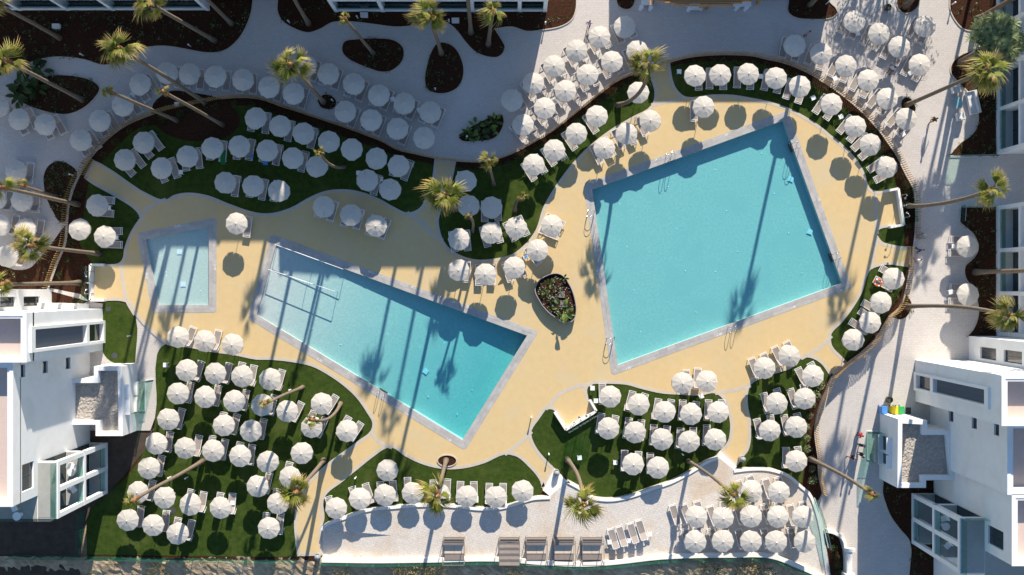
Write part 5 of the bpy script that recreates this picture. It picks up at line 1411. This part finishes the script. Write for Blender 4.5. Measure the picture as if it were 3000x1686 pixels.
# ---------------------------------------------------------------- raised planter in the middle of the deck
PLT = [(1627,800.5),(1645.7,805),(1659,818.5),(1677,850),(1688,892),(1689,914),(1683,935),(1670.5,945),(1655.6,946.6),(1629.5,933),(1599.7,909),(1577,877),(1566.7,852),(1570,836),(1581,820),(1602,807)]
pr = empty('raised_planter', G(1630, 875, .05)); tag(pr, 'dark oval raised planter with pale rim between the two big pools', 'planter')
o0 = G(1630, 875)
lp = [P(x, y, .6) for x, y in smooth(PLT, True, 4)]
ZP = .6
def ring(name, pts, w, z0, z1, m, parent):
    n = len(pts); area = sum(pts[i].x*pts[(i+1) % n].y-pts[(i+1) % n].x*pts[i].y for i in range(n)); sg = 1 if area > 0 else -1
    inn = offset_path(pts, w*sg, True); mb = MB(); vs_ = []
    for a, b in zip(pts, inn): vs_ += [(a.x-o0.x, a.y-o0.y, z0), (a.x-o0.x, a.y-o0.y, z1), (b.x-o0.x, b.y-o0.y, z1), (b.x-o0.x, b.y-o0.y, z0)]
    fs = []
    for i in range(n):
        a = 4*i; b = 4*((i+1) % n); fs += [(a, b, b+1, a+1), (a+1, b+1, b+2, a+2), (a+2, b+2, b+3, a+3)]
    return mb.add(vs_, fs).build(name, m, parent)
ring('planter_wall', lp, .10, 0, ZP-.03, MAT['planter_dark'], pr)
ring('rim', lp, .05, ZP-.03, ZP, MAT['coping'], pr)
MB().prism([(p.x-o0.x, p.y-o0.y) for p in lp], .1, ZP-.22).build('soil', MAT['mulch'], pr)
for i, (x, y, n, s_) in enumerate(((1612,830,6,.75), (1600,862,7,.7), (1612,880,6,.7), (1640,925,7,.95), (1668,920,6,.85), (1590,852,6,.7), (1650,815,6,.7), (1640,850,5,.6))):
    paddle_plant(x, y, n, s_*.72, f'bright leafy plant, {ORD[i+1]} of eight in the dark raised planter', 'leafy plants in the raised planter', z=ZP-.2)
paddle_plant(1648, 905, 6, 1.35, 'tallest leafy plant at the lower end of the raised planter', 'leafy plants in the raised planter', z=ZP-.2)
rr = random.Random(31); mb = MB()
for k in range(230):
    a = rr.uniform(0, 6.283); t = math.sqrt(rr.random())*.86; q = lp[rr.randrange(len(lp))]; p = o0.lerp(q, t); c = Vector((p.x, p.y, ZP+.04)); s0 = rr.uniform(.05, .12)
    for j in range(5):
        a = rr.uniform(0, 6.283); d = Vector((cos(a), sin(a), rr.uniform(.2, 1))).normalized(); s = Vector((-sin(a), cos(a), 0))
        mb.add([c, c+d*s0*.6+s*s0*.3, c+d*s0*1.2, c+d*s0*.6-s*s0*.3], [(0,1,2,3)], rr.choice((0, 0, 0, 1, 2)))
tag(mb.build('ground_cover', [MAT['leaf'], MAT['leaf_bright'], MAT['shrub_flower']]), 'low flowering ground cover filling the raised planter', 'ground cover', kind='stuff')
for i, (x, y, w, lb) in enumerate(((1645,864,.32,'upper flat stone in the raised planter'), (1650,891,.34,'lower flat dark stone in the raised planter'))):
    q = G(x, y, ZP-.2); r = MB().add([(-w,-w*.9,0),(w,-w,0),(w*.9,w,0),(-w,w*.9,0),(-w*.85,-w*.8,.12),(w*.85,-w*.85,.11),(w*.8,w*.85,.13),(-w*.85,w*.8,.12)], [(3,2,1,0),(4,5,6,7),(0,1,5,4),(1,2,6,5),(2,3,7,6),(3,0,4,7)]).build('flat_stone', MAT['rock']); r.location = q; tag(r, lb, 'stone', 'flat stones in the planter')

# oval palm bed on the deck
ob = [(1310+28*cos(2*pi*k/28), 1350+17*sin(2*pi*k/28)) for k in range(28)]
sheet('planting_bed', ob, .0545, MAT['mulch']); ribbon('bed_kerb', ob, .09, .05, .12, MAT['edging'], True, kind='structure')

# ---------------------------------------------------------------- outdoor shower bays
def shower(outline, wall_h, glass_line, cols, label):
    A = G(*outline[0]); r = empty('shower_bay', (A.x, A.y, .05)); tag(r, label, 'shower', 'outdoor shower bays')
    wp = [G(*p)-A for p in outline]
    for a, b in zip(wp, wp[1:]): MB().bar((a.x, a.y, wall_h/2), (b.x, b.y, wall_h/2), .22, wall_h).build('wall', MAT['white_wall'], r)
    a, b = (G(*p)-A for p in glass_line); n = 3
    for k in range(n):
        p, q = a.lerp(b, k/n+.01), a.lerp(b, (k+1)/n-.01); MB().bar((p.x, p.y, 1.05), (q.x, q.y, 1.05), .02, 1.9).build('glass_panel', MAT['glass'], r)
    ctr = sum(wp, Vector())/len(wp)
    for x, y in cols:
        q = G(x, y)-A; d = (ctr-q).normalized()*.45
        MB().tube([(q.x, q.y, 0), (q.x, q.y, 2.0), (q.x+d.x*.4, q.y+d.y*.4, 2.12), (q.x+d.x, q.y+d.y, 2.1)], .022, 6).build('shower_column', MAT['steel'], r, True)
        MB().lathe([(.0, 2.1), (.10, 2.08), (.10, 2.05), (0, 2.05)], 12, (q.x+d.x, q.y+d.y, 0)).build('shower_head', MAT['steel'], r)
shower([(1625,1207),(1657,1257),(1746,1203),(1728,1172)], .55, ((1662,1261),(1752,1207)), [(1672,1244),(1700,1227),(1727,1211)], 'white walled shower bay with three columns below the large pool')
shower([(2587,562),(2625,555),(2641,660),(2602,667)], .55, ((2650,556),(2664,655)), [(2631,575),(2636,605),(2640,640)], 'white walled shower bay with three columns right of the large pool')
shower([(310,777),(272,777),(272,880),(312,880)], .55, ((266,780),(266,878)), [(276,797),(276,830),(276,861)], 'white walled shower bay with three columns by the left lawn')

# ---------------------------------------------------------------- daybeds on the terrace
def daybed(px0, px1, py0, py1, label, covered, z0=TZ):
    A = G((px0+px1)/2, (py0+py1)/2); r = empty('daybed', (A.x, A.y, z0)); tag(r, label, 'daybed', 'four-poster daybeds')
    w = (px1-px0)/S/2; d = (py1-py0)/S/2; hh = 1.95; t = .05
    MB().box((-w+.03, -d+.05, .16), (w-.03, d-.05, .30)).build('platform', MAT['taupe_frame'], r)
    for k in (0, 1): MB().box((-w+.07+k*(w-.06), -.42, .302), (-.01+k*(w-.06), .36, .44)).build('cushion', MAT['cream_cushion'], r)
    MB().box((-w+.08, -d+.06, .302), (w-.08, -.44, .40)).build('foot_pad', MAT['taupe_fabric'], r)
    MB().add([(-w+.07, .38, .42), (w-.07, .38, .42), (w-.07, d-.04, 1.0), (-w+.07, d-.04, 1.0), (-w+.07, .40, .32), (w-.07, .40, .32), (w-.07, d, .92), (-w+.07, d, .92)], [(0,1,2,3),(7,6,5,4),(0,4,5,1),(1,5,6,2),(2,6,7,3),(3,7,4,0)]).build('backrest', MAT['taupe_fabric'], r)
    for sx in (-w, w):
        for sy in (-d, d): MB().bar((sx, sy, 0), (sx, sy, hh), t, t).build('post', MAT['taupe_frame'], r)
        MB().bar((sx, -d, hh), (sx, d, hh), t, t).build('top_rail', MAT['taupe_frame'], r)
    for sy in (-d, d): MB().bar((-w, sy, hh), (w, sy, hh), t, t).build('top_rail', MAT['taupe_frame'], r)
    if covered:
        mb = MB(); n = 8; vs_ = []
        for i in range(n+1):
            y = d-.02-(2*d-.04)*i/n; z = hh+.03-.05*sin(pi*i/n*4)**2
            vs_ += [(-w, y, z), (0, y, z-.03), (w, y, z)]
        fs = []
        for i in range(n): fs += [(3*i, 3*i+3, 3*i+4, 3*i+1), (3*i+1, 3*i+4, 3*i+5, 3*i+2)]
        mb.add(vs_, fs).build('canopy', MAT['taupe_fabric'], r)
    else:
        mb = MB()
        for k in range(4): mb.box((-w+.02, d-.30+k*.05, hh+.02), (w-.02, d-.27+k*.05, hh+.09-.01*k))
        mb.build('folded_canopy', MAT['taupe_fabric'], r)
for x0, x1, lb, cv in ((1299,1361,'leftmost taupe daybed, standing alone on the terrace',0), (1463,1522,'taupe daybed with its canopy drawn shut',1), (1541,1602,'third taupe daybed from the left on the terrace',0), (1622,1683,'fourth taupe daybed from the left on the terrace',0), (1704,1766,'rightmost taupe daybed beside the bare loungers',0)):
    daybed(1500+(x0-1500)*.985, 1500+(x1-1500)*.985, 1566, 1634, lb, cv)

# ---------------------------------------------------------------- green mesh fence below terrace and lawn
def mesh_fence(pts, label, z0, h=1.7, step=2.35):
    path = [G(x, y) for x, y in smooth(pts, False, 4)]; A = path[0]; r = empty('mesh_fence', (A.x, A.y, z0)); tag(r, label, 'fence', 'green mesh fences')
    rs = resample(path, step)
    for p in rs: q = p-A; MB().tube([(q.x, q.y, 0), (q.x, q.y, h)], .03, 6).build('post', MAT['green_paint'], r)
    mb = MB()
    for k in range(9):
        z = .08+(h-.12)*k/8
        for a, b in zip(path, path[1:]): mb.bar((a.x-A.x, a.y-A.y, z), (b.x-A.x, b.y-A.y, z), .012, .012)
    for p in resample(path, .2): mb.bar((p.x-A.x, p.y-A.y, .06), (p.x-A.x, p.y-A.y, h-.04), .009, .009)
    tag(mb.build('wire_mesh', MAT['green_paint'], r), kind='stuff')
mesh_fence([(948,1643),(1100,1646),(1275,1644),(1450,1641),(1600,1652),(1704,1656),(1791,1651),(1937,1636),(2141,1631),(2250,1634),(2337,1666),(2413,1698)], 'green mesh fence below the white terrace seat wall', .42, 1.25)
mesh_fence([(40,1628),(150,1629),(318,1631),(560,1636),(760,1640),(868,1640)], 'green mesh fence along the bottom of the lower-left lawn', -.1, 1.5)
mesh_fence([(246,1500),(243,1560),(240,1627)], 'short green mesh fence beside the left building yard', -.1, 1.6, 1.6)

# ---------------------------------------------------------------- bins, bollard lights, lounge set and other small things
def litter_bin(x, y, label, z0=.05):
    q = G(x, y, z0); r = empty('litter_bin', q); tag(r, label, 'litter bin', 'grey dome-topped litter bins')
    MB().lathe([(.24, 0), (.26, .05), (.26, .70), (.27, .72)], 18).build('body', MAT['bin_grey'], r, False)
    MB().lathe([(.275, .722), (.26, .86), (.18, .97), (.0, 1.02)], 18).build('dome', MAT['bin_grey'], r, True)
    MB().box((-.12, .20, .75), (.12, .29, .88)).build('flap', MAT['dark_frame'], r)
litter_bin(1630, 1382, 'grey dome-topped bin beside the middle steps to the terrace'); litter_bin(2170, 1342, 'grey dome-topped bin at the right steps to the terrace')
litter_bin(935, 1626, 'grey dome-topped bin at the foot of the lower-left path'); litter_bin(2694, 694, 'grey dome-topped bin outside the right-hand fence', 0)
def mesh_planter(x, y, label):
    q = G(x, y); r = empty('round_planter', q); tag(r, label, 'planter', 'round dark planters')
    MB().lathe([(.18, 0), (.30, .25), (.33, .45), (.31, .55), (.26, .55), (.26, .48)], 18).build('pot', MAT['planter_dark'], r, True)
    link('foliage', SH['leaf'][0], r, (0, 0, .45), None, (.7, .7, .5))
mesh_planter(2600, 1170, 'round dark planter left of the coloured recycling bins'); mesh_planter(2596, 26, 'round dark planter on the top-right promenade')
for x, m_, lb in ((2592,'blue_plastic','blue recycling bin at the lower-right pavilion'), (2624,'yellow_plastic','yellow recycling bin at the lower-right pavilion'), (2642,'green_plastic','green recycling bin at the lower-right pavilion')):
    q = P(x, 1203, 1.1); q = Vector((q.x, q.y, 0)); r = empty('recycling_bin', q); tag(r, lb, 'recycling bin', 'recycling bins'); w = .25
    MB().add([(-w*.8,-.26,.06),(w*.8,-.26,.06),(w*.8,.26,.06),(-w*.8,.26,.06),(-w,-.34,1.0),(w,-.34,1.0),(w,.34,1.0),(-w,.34,1.0)], [(3,2,1,0),(0,1,5,4),(1,2,6,5),(2,3,7,6),(3,0,4,7),(4,5,6,7)]).build('body', MAT[m_], r)
    MB().add([(-w-.02,-.36,1.002),(w+.02,-.36,1.002),(w+.02,.36,1.002),(-w-.02,.36,1.002),(-w,-.30,1.07),(w,-.30,1.07),(w,.34,1.10),(-w,.34,1.10)], [(3,2,1,0),(0,1,5,4),(1,2,6,5),(2,3,7,6),(3,0,4,7),(4,5,6,7)]).build('lid', MAT[m_], r)
    for s in (-.17, .17): MB().tube([(s-.03, .30, .08), (s+.03, .30, .08)], .08, 10).build('wheel', MAT['dark_frame'], r)
o = MB().box((-.24, -.30, 0), (.24, .30, .015)).build('manhole_cover', MAT['dark_frame']); o.location = G(2661, 1204, .003); tag(o, 'black square manhole cover beside the recycling bins', 'manhole cover')
for x, y, lb in ((318,906,'dark square drain cover on the tower lawn'), (336,1042,'round drain cover low on the tower lawn')):
    o = (MB().box((-.2, -.22, 0), (.2, .22, .02)) if y < 950 else MB().lathe([(.28, 0), (.28, .02), (0, .022)], 20)).build('drain_cover', MAT['dark_frame']); o.location = G(x, y, .0235); tag(o, lb, 'drain cover', 'drain covers')
o = MB().lathe([(.30, 0), (.30, .02), (0, .022)], 22).build('drain_cover', MAT['dark_frame']); o.location = G(506, 1497, .0235); tag(o, 'round dark drain cover among the lower-left lawn parasols', 'drain cover', 'drain covers')

bol_post = MB().tube([(0, 0, 0), (0, 0, .62)], .05, 8).mesh('post', MAT['white_metal']); bol_head = MB().lathe([(.055, .622), (.075, .64), (.075, .78), (.04, .80), (0, .80)], 12).mesh('lamp_head', MAT['white_metal'])
BOL = [(845,63,'left end of the top middle bed'),(1046,50,'top middle bed, near its centre'),(1315,60,'top middle bed beside the large palm'),(1275,261,'foot of the pear-shaped bed'),(973,294,'small round palm bed'),(1368,401,'tilted promenade bed'),(1598,68,'right end of the top middle bed'),(554,133,'lower edge of the top-left bed'),(238,160,'left part of the top-left bed'),(849,1143,'lower-left lawn beside the short palm'),(545,1401,'lower-left lawn under the long thin palm'),(495,1400,'lower-left lawn left of the long thin palm'),(1041,1401,'grass beside the lower-left path'),(1608,1331,'grass beside the middle terrace path'),(2000,1332,'lawn by the palm below the large pool'),(2217,1283,'lower-right lawn edge'),(377,985,'tower lawn'),(1557,1223,'deck left of the shower bay'),(207,512,'bed beside the left fence'),(2425,8,'top-right dark bed'),(2795,10,'bed in the top right corner')]
for x, y, lb in BOL:
    q = P(x, y, .5); r = empty('bollard_light', (q.x, q.y, .02)); tag(r, f'white bollard light, {lb}', 'bollard light', 'white bollard lights'); link('post', bol_post, r); link('lamp_head', bol_head, r)
for x, y, lb in ((169,80,'white junction box in the left of the top-left bed'), (1068,47,'white junction box in the top middle bed'), (1335,63,'white junction box beside the large palm'), (517,306,'white junction box by the slender palm')):
    if x == 517: continue
    o = MB().box((-.32, -.2, 0), (.32, .2, .35)).box((-.34, -.22, .352), (.34, .22, .40)).build('junction_box', MAT['white_wall']); o.location = G(x, y, .012); tag(o, lb, 'junction box', 'white junction boxes')

# lounge set at right
def cushion_box(mb, a, b): return mb.box(a, b)
def lounge_sofa(x, y, rz, label):
    r = empty('sofa', G(x, y), rz); tag(r, label, 'sofa', None)
    L_ = 1.05
    MB().box((-.42, -L_, .10), (.42, L_, .24)).build('base', MAT['white_metal'], r)
    for k in range(3):
        a = -L_+.05+k*(2*L_-.10)/3; b = a+(2*L_-.10)/3-.02
        MB().box((-.40, a, .245), (.22, b, .42)).build('seat_cushion', MAT['sofa_fabric'], r)
        MB().box((.16, a, .425), (.36, b, .78)).build('back_cushion', MAT['sofa_fabric'], r)
    MB().box((.365, -L_, .245), (.42, L_, .70)).build('backrest', MAT['white_metal'], r)
    for s in (-L_, L_-.05): MB().box((-.42, s, .245), (.36, s+.045, .58)).build('arm', MAT['white_metal'], r)
lounge_sofa(2845, 303, .22, 'white three-seat lounge sofa on the right-hand promenade')
def armchair(x, y, rz, label):
    r = empty('armchair', G(x, y), rz); tag(r, label, 'armchair', 'white lounge armchairs')
    MB().box((-.36, -.36, .14), (.36, .36, .22)).build('base', MAT['white_metal'], r)
    MB().box((-.34, -.30, .222), (.20, .30, .40)).build('seat_cushion', MAT['sofa_fabric'], r)
    MB().box((.20, -.30, .225), (.33, .30, .74)).build('back_cushion', MAT['sofa_fabric'], r)
    for s in (-.36, .31): MB().box((-.36, s, .225), (.36, s+.05, .55)).build('arm', MAT['white_metal'], r)
    MB().box((.335, -.31, .225), (.36, .31, .70)).build('backrest', MAT['white_metal'], r)
    for sx in (-.32, .30):
        for sy in (-.32, .30): MB().box((sx, sy, 0), (sx+.04, sy+.04, .138)).build('leg', MAT['white_metal'], r)
armchair(2795, 264, 1.75, 'white lounge armchair above the glass coffee table'); armchair(2808, 344, -1.35, 'white lounge armchair below the glass coffee table')
r = empty('coffee_table', G(2802, 304), .15); tag(r, 'low coffee table with blue-green glass top on the right promenade', 'coffee table')
MB().box((-.36, -.5, .36), (.36, .5, .38)).build('glass_top', MAT['table_glass'], r)
for sx in (-.36, .32):
    for sy in (-.5, .46): MB().box((sx, sy, 0), (sx+.04, sy+.04, .358)).build('leg', MAT['white_metal'], r)

# terrace chairs on the two white buildings
def shell_chair(loc, rz, label):
    r = empty('chair', loc, rz); tag(r, label, 'chair', 'white terrace chairs')
    MB().box((-.24, -.24, .42), (.24, .24, .46)).build('seat', MAT['white_metal'], r)
    MB().add([(.22,-.24,.462),(.22,.24,.462),(.30,.22,.84),(.30,-.22,.84),(.26,-.24,.462),(.26,.24,.462),(.34,.22,.84),(.34,-.22,.84)], [(0,1,2,3),(7,6,5,4),(0,4,5,1),(1,5,6,2),(2,6,7,3),(3,7,4,0)]).build('backrest', MAT['white_metal'], r)
    for sx in (-.2, .2):
        for sy in (-.2, .2): MB().bar((sx, sy, 0), (sx, sy, .418), .03, .03).build('leg', MAT['white_metal'], r)
def ped_table(loc, label):
    t_ = empty('terrace_table', loc); tag(t_, label, 'table', 'round terrace tables'); link('table_top', disc, t_, None, None, (1.7, 1.7, 1)); link('pedestal', stem, t_)
q = P(43, 1489, 10.3); shell_chair((q.x, q.y, 9.93), .4, 'white chair on the top terrace of the lower-left building')
q = P(50, 1513, 10.6); ped_table((q.x, q.y, 9.93), 'round white table on the top terrace of the lower-left building')
for x, y, z, rz, lb in ((300,1335,4.99,2.6,'white chair on the upper-left balcony of the left building'), (303,1400,4.99,2.2,'white chair on the lower-left balcony of the left building')):
    shell_chair(G(x-10, y, z), rz, lb)
ped_table(G(290, 1350, 4.99), 'round white table on the balcony of the left building')
for x, y, z, rz, lb in ((2690,1480,4.89,.3,'white chair on the upper balcony of the right building'), (2700,1555,4.89,.8,'white chair on the lower balcony of the right building')):
    shell_chair(G(x, y, z), rz, lb)
ped_table(G(2692, 1500, 4.89), 'round white table on the balcony of the right building')

# white rendered bench wall and planter at bottom right
pl_ = [(2415,1552),(2440,1558),(2465,1575),(2473,1612),(2480,1690)]
thing_ribbon('planter_wall', 'curved low white planter wall at the bottom right corner', 'wall', smooth(pl_, False, 5), .28, 0, .55, MAT['white_wall'])
sheet('planting_bed', [(2412,1555),(2438,1562),(2458,1578),(2468,1612),(2474,1690),(2436,1700),(2424,1620)], .02, MAT['mulch'])
r = empty('meter_box', G(2478, 1640)); tag(r, 'white rendered meter cabinet at the bottom right edge', 'cabinet')
MB().box((-.25, -1.0, 0), (.25, 1.0, 1.0)).build('body', MAT['white_wall'], r); MB().box((-.45, -1.35, 0), (.45, -1.01, 1.1)).build('end_block', MAT['white_wall'], r); MB().box((-.4, .98, .6), (.5, 1.25, 1.1)).build('top_block', MAT['white_wall'], r)

# lifebuoy, towels
r = empty('lifebuoy', P(2573, 829, .5)); r.location.z = .46; tag(r, 'orange and white lifebuoy lying on a lounger at right', 'lifebuoy'); r.rotation_euler = (.1, -.2, .3)
def torus_arc(a0, a1, R_, t_, m_, nm):
    mb = MB(); mb.tube([(R_*cos(a0+(a1-a0)*k/8), R_*sin(a0+(a1-a0)*k/8), 0) for k in range(9)], t_, 8); mb.build(nm, MAT[m_], r, True)
for k in range(4):
    torus_arc(k*pi/2+.22, (k+1)*pi/2-.22, .30, .075, 'orange', 'float_segment'); torus_arc((k+1)*pi/2-.215, (k+1)*pi/2+.215, .30, .078, 'white_cloth', 'band')
def towel(x, y, z, ang, w, l, m_, label):
    q = P(x, y, z); mb = MB(); n = 8; vs_ = []; rr = random.Random(int(x))
    for i in range(n+1):
        for j in range(5): vs_.append((-l/2+l*i/n, -w/2+w*j/4, rr.uniform(0, .025)))
    fs = [(5*i+j, 5*i+5+j, 5*i+6+j, 5*i+1+j) for i in range(n) for j in range(4)]
    o = mb.add(vs_, fs).build('towel', MAT[m_], None, True); o.location = (q.x, q.y, z); o.rotation_euler = (0, 0, -radians(ang)); tag(o, label, 'towel', 'towels on loungers')
towel(654,462,.40,92,.42,1.3,'green_towel','bright green towel on a lounger of the shaded upper-left lawn'); towel(778,476,.39,98,.45,.5,'blue_towel','blue towel on a lounger on the upper-left lawn'); towel(809,480,.39,100,.16,.2,'red_towel','small red cloth on a lounger on the upper-left lawn')
towel(1357,557,.39,95,.42,.4,'blue_towel','pale blue towel on a lounger beside the big middle palm'); towel(1541,752,.50,60,.25,.3,'blue_towel','small blue magazine on the table at the deck arc'); towel(1742+300,1562,.98,-106,.45,.5,'blue_towel','blue striped towel on a terrace lounger'); towel(738,458,.39,90,.3,.3,'blue_towel','white and blue cloth on a lounger of the upper lawn')

# pushchair on the shaded path
r = empty('pushchair', G(1284, 598, .05), .5); tag(r, 'dark pushchair with blue bag on the shaded middle path', 'pushchair')
MB().add([(-.22,-.2,.45),(.25,-.2,.40),(.25,.2,.40),(-.22,.2,.45),(-.42,-.2,.95),(-.42,.2,.95)], [(0,1,2,3),(0,3,5,4)]).build('seat', MAT['black_cloth'], r)
MB().tube([(-.55,-.2,1.0),(-.3,-.2,.6),(.4,-.2,.12)], .015, 6).tube([(-.55,.2,1.0),(-.3,.2,.6),(.4,.2,.12)], .015, 6).tube([(-.55,-.2,1.0),(-.55,.2,1.0)], .015, 6).tube([(.1,-.2,.36),(-.35,-.24,.13)], .015, 6).tube([(.1,.2,.36),(-.35,.24,.13)], .015, 6).build('frame', MAT['steel'], r)
for x, y in ((.42,-.2),(.42,.2),(-.36,-.26),(-.36,.26)): MB().tube([(x, y-.02, .12), (x, y+.02, .12)], .12, 12).build('wheel', MAT['black_cloth'], r)
MB().box((-.62, -.22, .55), (-.44, .2, .85)).build('bag', MAT['blue_towel'], r)

# ---------------------------------------------------------------- people
def person(x, y, heading, label, shirt, legs, hair='hair_dark', pose='walk', z0=0.0, shoes='black_cloth', hgt=1.74, shorts=False, foot=True):
    """heading: direction faced in survey space degrees. (x, y) is where the feet stand"""
    k = hgt/1.74; rr = random.Random(int(x*3+y)); sw = rr.uniform(.16, .26) if pose == 'walk' else .02
    V, E_, R_ = [], [], []
    def v(p, r): V.append(tuple(c*k for c in p)); R_.append(r*k); return len(V)-1
    def chain(i, pts):
        for p, r in pts:
            j = v(p, r); E_.append((i, j)); i = j
        return i
    if pose == 'sit': hipz, hx = .50, 0
    else: hipz, hx = .92, 0
    pel = v((0, 0, hipz), .135); ch = chain(pel, [((.01, 0, hipz+.22), .125), ((.01, 0, hipz+.42), .145)]); nk = chain(ch, [((.01, 0, hipz+.54), .07), ((.03, 0, hipz+.62), .055)])
    hd = chain(nk, [((.04, 0, hipz+.68), .085), ((.04, 0, hipz+.77), .10), ((.03, 0, hipz+.83), .07)])
    for s in (-1, 1):
        if pose == 'sit':
            chain(pel, [((.06, .10*s, hipz-.01), .095), ((.45, .13*s, hipz+.02), .065), ((.52, .13*s, .25), .05), ((.50, .13*s, .08), .04), ((.64, .14*s, .045), .035)])
            hn = chain(ch, [((0, .19*s, hipz+.44), .06), ((.08, .25*s, hipz+.20), .042), ((.30, .18*s, hipz+.10), .032), ((.37, .16*s, hipz+.09), .030)])
        else:
            f = sw*s
            chain(pel, [((0, .09*s, hipz-.06), .10), ((f*.55+.03, .10*s, .50), .062), ((f*.9-.02, .10*s, .24), .052), ((f, .10*s, .08), .038), ((f+.15, .11*s, .04), .032)])
            g_ = -f*.9
            hn = chain(ch, [((0, .19*s, hipz+.44), .06), ((g_*.4, .25*s, hipz+.18), .042), ((g_+.06, .25*s, hipz-.04), .032), ((g_+.09, .25*s, hipz-.11), .030)])
        p = Vector(V[hn])/k
        for q in range(5):
            off = (q-2)*.016
            chain(hn, [((p.x+off+(.02 if q == 0 else 0), p.y-(.012 if q else .02)*s, p.z-(.075 if q else .04)), .009)])
    me = bpy.data.meshes.new('person'); me.from_pydata(V, E_, [])
    o = bpy.data.objects.new('person', me); COL.objects.link(o)
    sk = o.modifiers.new('skin', 'SKIN'); sd = o.modifiers.new('sub', 'SUBSURF'); sd.levels = sd.render_levels = 1
    for i, sv in enumerate(me.skin_vertices[0].data): sv.radius = (R_[i], R_[i]); sv.use_root = (i == 0)
    dg = bpy.context.evaluated_depsgraph_get(); m2 = bpy.data.meshes.new_from_object(o.evaluated_get(dg)); bpy.data.objects.remove(o)
    m2.materials.clear()
    for nm in ('skin', shirt, legs, hair, shoes): m2.materials.append(MAT[nm])
    for pl in m2.polygons:
        c = Vector(pl.center)/k; z = c.z; up = z-hipz; mi = 0
        if up > .80 or (up > .66 and c.x < .03 and abs(c.y) < .13): mi = 3
        elif up > .58: mi = 0
        elif abs(c.y) > .205 and up < .26 and pose != 'sit': mi = 0
        elif pose == 'sit' and c.x > .2 and up > .04: mi = 0
        elif up > -.02 and not (pose == 'sit' and c.x > .13): mi = 1
        elif z < .09: mi = 4
        elif shorts and z < .55: mi = 0
        else: mi = 2
        pl.material_index = mi; pl.use_smooth = True
    q = G(x, y, z0); o = link('person', m2, None, q, (0, 0, -radians(heading))); tag(o, label, 'person', 'people')
    # facial features as small parts of the figure
    f = MB()
    for s in (-1, 1): f.lathe([(0, -.012), (.012, 0), (0, .012)], 6, (.125*k, .035*s*k, (hipz+.745)*k))
    f.build('eyes', MAT['hair_dark'], o)
    MB().add([(.12*k, -.015, (hipz+.70)*k), (.12*k, .015, (hipz+.70)*k), (.155*k, 0, (hipz+.70)*k), (.125*k, 0, (hipz+.745)*k)], [(0,1,2),(0,2,3),(1,3,2),(0,3,1)]).build('nose', MAT['skin'], o)
    return o
person(1724, 78, -70, 'person in lavender top and black trousers walking on the sunny top promenade', 'lavender', 'black_cloth')
person(2357, 105, 60, 'person in pink top standing behind a parasol at top right', 'pink_cloth', 'navy', pose='stand')
person(2609, 204, 125, 'person in white shirt sitting on a lounger at top right', 'white_cloth', 'black_cloth', pose='sit', z0=-.14)
person(2722, 357, -25, 'person in olive and black top striding alone on the right promenade', 'olive_cloth', 'skin', shorts=True)
person(2684, 733, 95, 'person in blue shirt walking outside the right-hand gate', 'blue_cloth', 'navy')
person(2678, 764, -85, 'person in white and pink clothes walking outside the right-hand gate', 'white_cloth', 'pink_cloth', hair='hair_dark')
person(2508, 1270, 20, 'person in red shirt at the front of the group by the glass screen', 'red', 'black_cloth', pose='stand')
person(2514, 1300, 80, 'person in dark navy clothes holding bags by the glass screen', 'navy', 'navy', pose='stand')
person(2514, 1328, 160, 'person in black clothes with grey hair by the glass screen', 'teal_dark', 'black_cloth', hair='hair_grey', pose='stand')
person(2486, 1334, 10, 'person in navy top and bare legs left of the group by the glass screen', 'navy', 'orange', hair='hair_grey', shorts=True)
